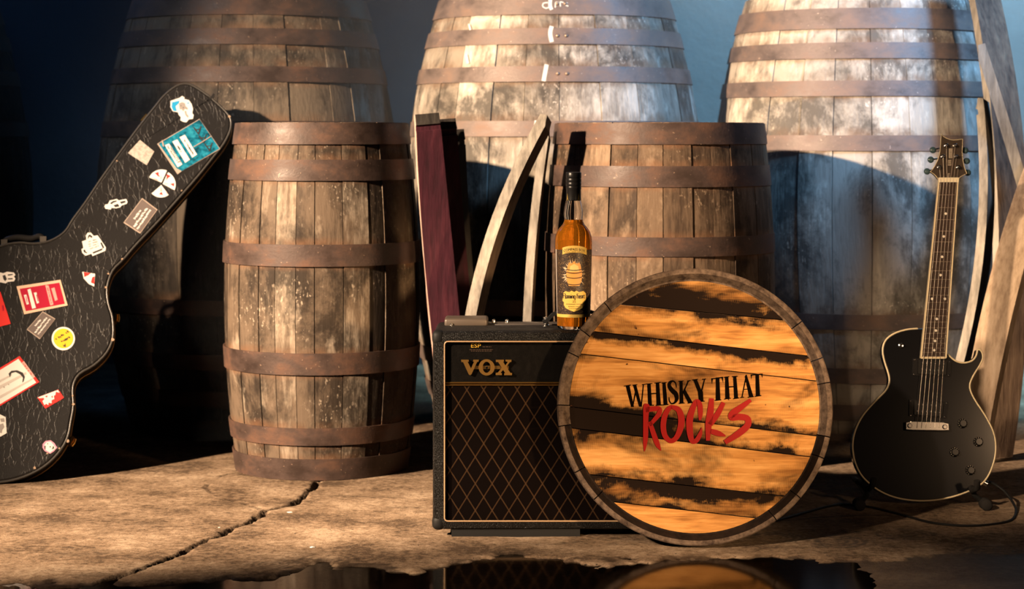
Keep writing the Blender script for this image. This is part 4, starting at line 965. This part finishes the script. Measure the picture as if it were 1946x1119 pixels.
# smoky rectangular pass with white lines of writing
def smoky(pts, lines, label):
    o = stk(pts, M['film_edge'], label); cxm, cym = sum(p[0] for p in pts) / 4, sum(p[1] for p in pts) / 4
    px_poly('sticker_print', [[(cxm + (x - cxm) * .93, cym + (y - cym) * .93) for x, y in pts]], M['smoke_film'], o, .0017)
    for (l_, c, a, h_) in lines: scribble(c, a, l_, h_, M['paper'], o, .0021, int(c[0]), 1.0)
smoky(z2([(375, 570), (592, 735), (345, 1075), (108, 920)]), [(21, z2([(308, 808)])[0], -55, 4.6), (44, z2([(352, 845)])[0], -55, 5), (43, z2([(396, 880)])[0], -55, 4.2)], 'smoky laminated pass with white writing, on the neck')
z4 = lambda pts: cz(0, 500, .1608, pts)
smoky(z4([(505, 570), (655, 658), (470, 900), (315, 785)]), [(16, z4([(447, 708)])[0], -53, 3.8), (36, z4([(480, 738)])[0], -53, 4), (36, z4([(518, 755)])[0], -53, 3.4)], 'smoky laminated pass with white writing, on the body')
# white badge with small lines of writing
s_ = stk(z3([(138, 580), (180, 565), (178, 520), (195, 492), (225, 490), (258, 525), (295, 518), (325, 560), (380, 640), (375, 675), (245, 728), (232, 705), (175, 725), (140, 695), (133, 660), (152, 645)]), M['paper'], 'white outlined badge sticker with tiny writing')
px_poly('sticker_print', [z3([(195, 555), (200, 520), (220, 510), (245, 535), (230, 545), (215, 530)]), z3([(150, 670), (165, 660), (178, 690), (192, 688), (185, 700), (160, 692)]), z3([(322, 595), (335, 590), (362, 640), (350, 655)]), z3([(245, 690), (345, 650), (342, 668), (250, 705)])], M['ink'], s_, .0017)
for i in range(4): scribble(z3([(235 + i * 8, 575 + i * 22)])[0], -18, 17, 2.4, M['grey_ink'], s_, .0019, 20 + i, .75)
# loose wedge
s_ = stk(z3([(140, 888), (270, 908), (262, 1038), (205, 1010), (155, 955)]), M['paper'], 'single red and white wedge sticker')
px_poly('sticker_print', [z3([(155, 892), (225, 902), (195, 925), (160, 940)]), z3([(240, 945), (264, 935), (262, 1010), (228, 998)])], M['red_ink'], s_, .0017)
# crimson pass
s_ = stk(z4([(195, 275), (715, 197), (800, 500), (285, 605)]), M['tan'], 'crimson pass with tan border and pale stripes')
px_poly('sticker_print', [z4([(232, 305), (700, 232), (765, 480), (305, 568)])], M['crimson'], s_, .0017)
px_poly('sticker_print', [z4([(325, 315), (360, 303), (425, 530), (380, 540)]), z4([(282, 378), (312, 372), (342, 485), (315, 492)]), z4([(400, 352), (430, 345), (462, 470), (435, 480)])], M['paper'], s_, .0021)
px_poly('sticker_print', [z4([(535, 262), (575, 265), (632, 490), (595, 502)]), z4([(605, 300), (645, 290), (682, 435), (650, 448)])], M['pinkish'], s_, .0021)
for c, t_ in (((305, 432), 'VIP'), ((432, 415), 'PASS')): px_poly('sticker_print', [z4([(c[0] - 4, c[1] - 40), (c[0] + 4, c[1] - 40), (c[0] + 20, c[1] + 35), (c[0] + 12, c[1] + 37)])], M['crimson'], s_, .0023)
scribble(z4([(583, 380)])[0], 76, 30, 2.2, M['crimson'], s_, .0024, 31, .5)
# round yellow sticker
s_ = stk(z4(circle(748, 892, 138, 36)), M['paper'], 'round yellow sticker with white edge')
px_poly('sticker_print', [z4(circle(748, 890, 116, 36))], M['yellow'], s_, .0017)
scribble(z4([(725, 862)])[0], -33, 26, 5, M['ink'], s_, .0021, 41, .7); scribble(z4([(770, 905)])[0], -28, 18, 5, M['ink'], s_, .0021, 42, .7)
px_poly('sticker_print', [z4([(740, 955), (758, 975), (772, 945), (778, 990), (750, 988)])], M['ink'], s_, .0021)
# big white pass with red edge
z5 = lambda pts: cz(0, 660, .1966, pts)
s_ = stk(z5([(-330, 395), (190, 85), (380, 335), (-160, 665)]), M['red_ink'], 'large white and red laminated pass')
px_poly('sticker_print', [z5([(-300, 405), (178, 112), (350, 340), (-150, 640)])], M['paper'], s_, .0017)
px_poly('sticker_print', [z5([(210, 150), (232, 135), (340, 285), (318, 300)])], M['pinkish'], s_, .0021)
px_poly('sticker_print', [z5([(82, 255), (110, 228), (165, 222), (220, 245), (240, 285), (228, 330), (215, 340), (222, 295), (195, 262), (150, 240), (110, 250), (95, 290)])], M['ink'], s_, .0022)
px_poly('sticker_print', [z5([(-60, 400), (250, 240), (255, 260), (-50, 430)]), z5([(-60, 500), (310, 300), (315, 312), (-50, 525)]), z5([(-90, 360), (110, 260), (112, 275), (-80, 385)])], plain('soft grey print', (.55, .50, .46), .6), s_, .0020)
scribble(z5([(30, 390)])[0], -31, 24, 3, M['grey_ink'], s_, .0023, 51, .4); scribble(z5([(265, 210)])[0], 54, 26, 2.4, M['red_ink'], s_, .0024, 52, .6)
# small red and white rectangle
s_ = stk(z5([(360, 485), (565, 408), (618, 488), (440, 592)]), M['red_ink'], 'small red rectangle sticker with white splash')
px_poly('sticker_print', [z5([(365, 485), (560, 412), (578, 440), (540, 430), (535, 460), (520, 470), (525, 500), (498, 512), (500, 540), (470, 535), (468, 560), (445, 545), (430, 560), (410, 520), (430, 500), (420, 488), (380, 492)])], M['paper'], s_, .0017)
px_poly('sticker_print', [z5([(432, 475), (460, 465), (455, 485)]), z5([(495, 480), (508, 465), (510, 490)])], M['red_ink'], s_, .0020)
# white shield at the frame edge, pale skull, red block, small figure
s_ = stk(z5([(-90, 680), (0, 648), (55, 675), (65, 830), (0, 865), (-80, 840)]), M['paper'], 'white shield sticker with dark drawing')
px_poly('sticker_print', [z5([(0, 690), (40, 685), (45, 720), (10, 720)]), z5([(-20, 750), (30, 735), (40, 770), (20, 800), (15, 830), (-20, 820)])], M['grey_ink'], s_, .0017)
s_ = stk(z5([(412, 935), (440, 905), (490, 898), (530, 930), (553, 970), (520, 1005), (485, 1028), (430, 1000), (412, 970)]), M['pink'], 'small pink-edged pale skull sticker')
px_poly('sticker_print', [z5([(430, 945), (450, 918), (490, 912), (520, 945), (538, 975), (485, 1018), (440, 990)])], M['paper'], s_, .0017)
px_poly('sticker_print', [z5([(428, 955), (442, 950), (440, 985), (430, 985)]), z5([(455, 925), (468, 930), (458, 942)]), z5([(478, 955), (495, 958), (482, 972)]), z5([(500, 990), (515, 950), (525, 975)])], M['ink'], s_, .0020)
s_ = stk(z4([(-160, 380), (5, 338), (128, 718), (-60, 765)]), M['red_ink'], 'bright red block sticker')
px_poly('sticker_print', [z4([(22, 500), (40, 498), (48, 560), (30, 565)])], M['crimson'], s_, .0017)
s_ = stk(z4([(-60, 130), (0, 110), (40, 120), (85, 102), (165, 112), (182, 140), (165, 160), (182, 185), (165, 215), (90, 222), (70, 240), (20, 230), (-60, 215)]), M['paper'], 'small white cut-out figure sticker at the case edge')
px_poly('sticker_print', [z4([(30, 150), (60, 140), (80, 190), (60, 215), (40, 190)]), z4([(90, 135), (150, 128), (150, 140), (95, 150)]), z4([(90, 180), (150, 178), (150, 192), (95, 195)])], M['ink'], s_, .0017)

# ------------------------------------------------------------------ electric guitar on its stand
gl = R(11.5)
gpl = Plane((0, 5.285, 0.0), gl)
guitar = thing('electric_guitar', 'gloss black single-cut electric guitar with cream binding, upright on a floor stand', 'guitar', (1.075, 5.32, 0))
gq = lambda pts: [gpl.hit(1600 + x * .37527, 600 + y * .37533) for x, y in pts]
body_c = [(400, 62), (340, 66), (290, 78), (250, 97), (222, 122), (208, 155), (207, 190), (217, 235), (230, 275), (240, 315), (236, 350), (218, 382), (180, 420), (140, 462), (105, 505), (75, 560), (58, 615), (54, 670), (62, 725), (80, 775), (105, 815), (135, 845), (180, 880), (240, 910), (310, 929), (390, 937), (470, 934), (540, 922), (610, 902), (665, 878), (710, 850), (740, 815), (765, 760), (779, 700), (780, 640), (768, 585), (745, 535), (712, 480), (685, 440), (662, 400), (650, 365), (653, 335), (672, 295), (700, 250), (715, 215), (712, 187), (700, 171), (687, 171), (683, 190), (675, 210), (655, 228), (620, 236), (585, 230), (555, 210), (535, 185), (523, 150), (523, 62)]
bo = catmull(gq(body_c), 3, True)
shell(gpl, bo, [(.006, -.046), (0, -.040), (0, -.008), (.0015, -.003), (.004, 0)], 'body', M['gloss_black'], guitar, 45)
g = G(); bp_ = catmull(gq(body_c[:-2]), 3, False); g.tube([gpl.at(a, b, -.0035) for a, b in offset(bp_, .0008)[1:-1]], .0026, 8); g.build('body_binding', M['cream'], guitar, smooth=60)
fb = [gpl.hit(*p) for p in ((1749, 681), (1796, 681), (1819, 346), (1783, 346))]
g = G(); g.poly(gpl, fb, .001, .0095); neck = g.build('fretboard', Mat('dark rosewood', (.045, .027, .019), .6, .25).m, guitar)
def along(t, s):  # t 0 at nut .. 1 at body end; s 0 left .. 1 right
    a = (fb[3][0] + (fb[0][0] - fb[3][0]) * t, fb[3][1] + (fb[0][1] - fb[3][1]) * t); b = (fb[2][0] + (fb[1][0] - fb[2][0]) * t, fb[2][1] + (fb[1][1] - fb[2][1]) * t)
    return (a[0] + (b[0] - a[0]) * s, a[1] + (b[1] - a[1]) * s)
for s0, s1 in ((-.03, .035), (.965, 1.03)):
    g = G(); g.poly(gpl, [along(0, s0), along(1, s0), along(1, s1), along(0, s1)], .0005, .0100); g.build('neck_binding', M['cream'], neck)
g = G(); g.poly(gpl, [along(.99, 0), along(1.003, 0), along(1.003, 1), along(.99, 1)], .001, .0100); g.build('neck_binding', M['cream'], neck)
ft = lambda n: (1 - 2 ** (-n / 12)) / (1 - 2 ** (-22.4 / 12))
fm = plain('fret wire', (.22, .17, .12), .5, .3, .4)
for n in range(1, 23):
    a, b = along(ft(n), .03), along(ft(n), .97); g = G(); g.tube([gpl.at(*a, .0098), gpl.at(*b, .0098)], .0008, 6); g.build('fret', fm, neck)
for n, ss in [(3, [.5]), (5, [.5]), (7, [.5]), (9, [.5]), (12, [.22, .78]), (15, [.5]), (17, [.5]), (19, [.5]), (21, [.5])]:
    for s0 in ss:
        c = along((ft(n) + ft(n - 1)) / 2, s0); g = G(); g.lathe([(.0034, 0), (.0034, .0006), (.0001, .0008)], gpl.at(*c, .0093), gpl.n, 14); g.build('inlay_dot', plain('pearl inlay', (.85, .78, .66), .35), neck)
# neck back
g = G(); nb = []
for t in (0, .25, .5, .75, 1.0):
    for (s0, h) in ((-.02, .001), (.1, -.012), (.5, -.019), (.9, -.012), (1.02, .001)): nb.append(gpl.at(*along(t, s0), h))
fs = [(i * 5 + j, (i + 1) * 5 + j, (i + 1) * 5 + j + 1, i * 5 + j + 1) for i in range(4) for j in range(4)] + [(i * 5 + 4, (i + 1) * 5 + 4, (i + 1) * 5, i * 5) for i in range(4)] + [(0, 1, 2, 3, 4), (24, 23, 22, 21, 20)]
g.add(nb, fs); g.build('neck', M['gloss_black'], guitar, smooth=50)
g = G(); g.poly(gpl, [along(-.022, -.04), along(.004, -.04), along(.004, 1.04), along(-.022, 1.04)], .001, .0115); g.build('nut', plain('bone nut', (.85, .74, .52), .4), guitar)
# headstock
hq = lambda pts: [gpl.hit(1740 + x * .11617, 240 + y * .11617) for x, y in pts]
hs = [(382, 890), (362, 855), (330, 812), (290, 775), (243, 745), (278, 702), (320, 640), (355, 565), (385, 480), (400, 400), (408, 300), (412, 200), (420, 130), (450, 162), (500, 195), (560, 216), (620, 226), (690, 221), (768, 206), (766, 300), (760, 400), (765, 500), (780, 600), (803, 690), (836, 775), (790, 795), (735, 825), (697, 865), (675, 892)]
hsl = hq(hs)
shell(gpl, hsl, [(.0, -.012), (0, .0005)], 'headstock', plain('dark stained headstock', (.055, .038, .026), .3, .5), guitar, 30)
g = G(); g.tube([gpl.at(a, b, .0006) for a, b in hsl], .0011, 6); g.build('headstock_binding', M['cream'], guitar, smooth=60)
posts = [(495, 318), (640, 318), (440, 500), (660, 500), (380, 675), (692, 675)]
btn = [(300, 372), (830, 377), (265, 530), (855, 552), (205, 722), (870, 742)]
tun = Mat('smoky blue pearl tuner', (.05, .09, .10), .18, .6).m
for i in range(6):
    c = hq([posts[i]])[0]; b = hq([btn[i]])[0]; g = G()
    g.lathe([(.0058, 0), (.0058, .002), (.0038, .003), (.0036, .011), (.0042, .0125), (.0001, .014)], gpl.at(*c, .0005), gpl.n, 16); tp = g.build('tuner', M['chrome'], guitar, smooth=45)
    g = G(); g.tube([gpl.at(*c, -.016), gpl.at(*b, -.014)], .0025, 8); g.build('tuner_shaft', M['chrome'], tp)
    g = G(); bu = gpl.at(*b, -.014); g.lathe([(.0001, -.0045), (.006, -.004), (.0088, -.0015), (.0088, .0015), (.006, .004), (.0001, .0045)], bu, gpl.n, 18); g.build('tuner_button', tun, tp, smooth=60)
# maker's lettering down the headstock (illegible vertical script)
pale = plain('pale headstock print', (.50, .42, .32), .5)
for (x0, x1, ys_) in ((545, 605, (365, 378, 392, 405, 420, 436, 450, 465, 480, 495, 510)), (528, 588, (552, 568, 584, 600, 620, 634)), (525, 560, (770, 790, 812, 835, 852))):
    g = G()
    for y in ys_: g.poly(gpl, hq([(x0 + (y % 7), y), (x1 - (y % 11), y), (x1 - (y % 5), y + 8), (x0, y + 8)]), .0006, .0010)
    g.poly(gpl, hq([(x0, ys_[0]), (x0 + 8, ys_[0]), (x0 + 6, ys_[-1] + 8), (x0 - 2, ys_[-1] + 8)]), .0006, .0010)
    o = g.build('headstock_print', pale, guitar); o['kind'] = 'stuff'
# pickups
def pickup(ring, rows):
    r_ = gq(ring); g = G(); g.poly(gpl, r_, 0, .004); pk_ = g.build('pickup', plain('black pickup frame', (.008, .007, .007), .5, .2), guitar)
    cxx = sum(p[0] for p in r_) / 4; cyy = sum(p[1] for p in r_) / 4; g = G(); g.poly(gpl, [(cxx + (a - cxx) * .74, cyy + (b - cyy) * .80) for a, b in r_], .004, .0085); g.build('pickup_coil', plain('black coil cover', (.006, .006, .006), .4, .25), pk_)
    for (xa, ya, xb, yb) in rows:
        for k in range(6):
            c = gq([(xa + (xb - xa) * k / 5, ya + (yb - ya) * k / 5)])[0]; g = G(); g.lathe([(.0024, 0), (.0022, .001), (.0001, .0014)], gpl.at(*c, .0085), gpl.n, 10); g.build('pole_screw', M['chrome'], pk_, smooth=60)
    for i in range(4):
        a, b = r_[i]; c = (cxx + (a - cxx) * .92, cyy + (b - cyy) * .85); g = G(); g.lathe([(.0024, 0), (.0001, .0013)], gpl.at(*c, .004), gpl.n, 10); g.build('ring_screw', M['chrome'], pk_)
pickup([(360, 216), (554, 226), (548, 308), (356, 302)], [(403, 238, 512, 243), (400, 272, 506, 278)])
pickup([(340, 424), (537, 436), (527, 519), (338, 508)], [(384, 450, 493, 456), (379, 483, 489, 489)])
# bridge
bq = gq([(318, 540), (352, 534), (500, 538), (536, 546), (538, 582), (500, 584), (355, 582), (318, 578)])
br_ = shell(gpl, bq, [(0, .002), (0, .012), (.002, .015)], 'bridge', M['chrome'], guitar, 30)
for c in ((338, 558), (515, 564)):
    c = gq([c])[0]; g = G(); g.lathe([(.0062, 0), (.0062, .0165), (.0045, .018), (.0001, .018)], gpl.at(*c, .001), gpl.n, 18); g.build('bridge_post', M['chrome'], br_, smooth=40)
# strings
top_s = [(500, 0), (0, 0)]
for k in range(6):
    s0 = .09 + .82 * k / 5; c1 = along(0, s0); brg = gq([(374 + 22.5 * k, 570)])[0]
    pst = hq([posts[[4, 2, 0, 1, 3, 5][k]]])[0]
    g = G(); r_ = [.00075, .00065, .00055, .00048, .00044, .0004][k]
    g.tube([gpl.at(*pst, .007), gpl.at(*c1, .0118), gpl.at(*along(1, s0), .0135), gpl.at(*brg, .0155)], r_, 6); g.build('string', M['string'], guitar)
# knobs, switch, strap button, jack
kb = Mat('clear-skirted black knob', (.015, .014, .013), .15, .6).m
for c in ((610, 545), (690, 638), (570, 690), (650, 782)):
    c0 = gq([c])[0]; g = G(); g.lathe([(.0128, 0), (.0128, .002), (.0105, .005), (.0095, .012), (.008, .0135), (.0001, .0135)], gpl.at(*c0, .0), gpl.n, 28); kn = g.build('volume_knob', kb, guitar, smooth=40)
    for i in range(11):
        a = R(-60 + 300 * i / 10) ; ca, sa = math.cos(a + R(0)), math.sin(a); g = G(); q_ = (c0[0] + ca * .0107, c0[1] + sa * .0107); g.box(gpl.at(*q_, .0046), (gpl.u * ca + gpl.v * sa) * .0012, (gpl.v * ca - gpl.u * sa) * .0006, gpl.n * .0006); g.build('knob_mark', pale, kn)
c0 = gq([(300, 150)])[0]; g = G(); g.lathe([(.0075, 0), (.0075, .002), (.0048, .003), (.0045, .007), (.0001, .0075)], gpl.at(*c0, 0), gpl.n, 20); sw = g.build('toggle_switch', M['chrome'], guitar, smooth=40)
g = G(); g.tube([gpl.at(*c0, .006), gpl.at(c0[0] - .002, c0[1] + .003, .016)], [.0018, .003], 10); g.build('switch_tip', M['rubber'], sw)
g = G(); c0 = gq([(722, 838)])[0]; g.cyl(gpl.at(*c0, -.024), gpl.at(c0[0] + .012, c0[1] - .006, -.024), .008, 14); g.build('jack_plate', M['chrome'], guitar, smooth=40)
# floor stand
stand = thing('guitar_stand', 'low black guitar stand with foam-covered arms, cradling the electric guitar', 'guitar stand', (1.09, 5.36, 0))
for (sx, a, b, c_) in ((-1, (1657, 918), (1648, 938), (1637, 948)), (1, (1856, 922), (1869, 943), (1881, 958))):
    A_, C_ = P(*a, 5.225), P(*c_, 5.20 if sx < 0 else 5.19)
    back = Vector((A_.x + sx * .012, 5.36, .052))
    g = G(); g.tube([back, Vector((A_.x, 5.27, A_.z - .022)), A_ + Vector((0, -.008, -.004)), A_ + Vector((-sx * .002, -.012, .014))], .0085, 12); g.build('cradle_arm', M['foam'], stand, smooth=60)
    foot = Vector((C_.x + sx * .0, 5.235, .0155))
    g = G(); g.tube([Vector((back.x, 5.42, .050)), back, Vector((A_.x + sx * .006, 5.275, .032)), foot], .0075, 10); g.build('leg', M['rubber'], stand, smooth=60)
    g = G(); g.tube([foot + Vector((0, .022, .000)), foot + Vector((0, .018, 0)), foot + Vector((0, -.014, 0)), foot + Vector((0, -.018, 0))], [.010, .0150, .0150, .011], 18); g.build('foot_cap', M['foam'], stand, smooth=50)
g = G(); g.tube([P(1657, 918, 5.2) * 0 + Vector((.935, 5.42, .05)), Vector((1.225, 5.42, .05))], .008, 10); g.build('crossbar', M['rubber'], stand, smooth=60)
g = G(); g.tube([Vector((1.08, 5.42, .05)), Vector((1.08, 5.60, .0085))], .008, 10); g.build('rear_leg', M['rubber'], stand, smooth=60)

# cable from the guitar jack, and a thin wire
def on_floor(px, py, r): d = F * (HZ - r) / (py - HY); return Vector(((px - CX) / F * d, d, r))
jk = gpl.at(*gq([(724, 838)])[0], -.024)
pts = [on_floor(1440, 996, .0036), on_floor(1488, 986, .0036), on_floor(1530, 974, .0036), on_floor(1575, 962, .0036), on_floor(1610, 958.5, .0036), on_floor(1660, 965, .0036), on_floor(1720, 980, .0036), on_floor(1770, 993, .0036), on_floor(1830, 999, .0036), on_floor(1880, 997, .0036), on_floor(1920, 989, .0036), on_floor(1931, 972, .004), P(1925, 955, 5.26) , P(1910, 935, 5.29), P(1893, 922, 5.31), jk + Vector((.018, .012, -.002)), jk + Vector((.004, .004, 0))]
g = G(); g.tube([Vector(q) for q in catmull([tuple(p) for p in pts], 6)], .0034, 10); cb = g.build('guitar_cable', M['rubber'], None, smooth=60); rebase(cb, pts[0]); tag(cb, 'thick black instrument cable trailing from the guitar across the concrete', 'cable')
pts = [on_floor(1470, 992, .0011), on_floor(1560, 983, .0011), on_floor(1650, 979, .0011), on_floor(1710, 981, .0011)]
g = G(); g.tube([Vector(q) for q in catmull([tuple(p) for p in pts], 6)], .0009, 6); cb = g.build('thin_wire', M['rubber'], None, smooth=60); rebase(cb, pts[0]); tag(cb, 'hair-thin dark wire lying on the concrete just behind the cable', 'wire')
# bits of white grit on the floor
for i, (px, py, r_) in enumerate([(551, 975, .008), (593, 1041, .007), (417, 1003, .004)]):
    c = on_floor(px, py, 0); bm = bmesh.new(); bmesh.ops.create_icosphere(bm, subdivisions=1, radius=r_)
    for v in bm.verts: v.co = Vector((v.co.x * 1.2, v.co.y * .8, v.co.z * .35)) * rnd.uniform(.75, 1.2)
    me_v = [tuple(v.co + c + Vector((0, 0, r_ * .25))) for v in bm.verts]; bm.verts.index_update(); ff = [tuple(v.index for v in f.verts) for f in bm.faces]; bm.free()
    o = obj('concrete_chip', me_v, ff, M['chalk']); rebase(o, c); tag(o, ['pale concrete chip beside the fork of the floor crack', 'pale concrete chip on bare floor, nearest the puddle', 'tiny pale chip close against the long floor crack'][i], 'chip', 'chips on the floor')

# ------------------------------------------------------------------ haze
hm = bpy.data.materials.new('stage haze'); hm.use_nodes = True; t = hm.node_tree; t.nodes.clear()
vo = t.nodes.new('ShaderNodeVolumeScatter'); vo.inputs['Color'].default_value = (.85, .92, 1, 1); vo.inputs['Density'].default_value = .13; vo.inputs['Anisotropy'].default_value = .25
oo = t.nodes.new('ShaderNodeOutputMaterial'); t.links.new(vo.outputs[0], oo.inputs['Volume'])
g = G(); g.box((0, 7.32, 1.75), (5, 0, 0), (0, 1.25, 0), (0, 0, 1.70)); hz = g.build('stage_haze', hm); rebase(hz, (0, 7.32, .05)); tag(hz, 'thin bluish stage haze hanging around the casks', 'haze'); hz['kind'] = 'stuff'
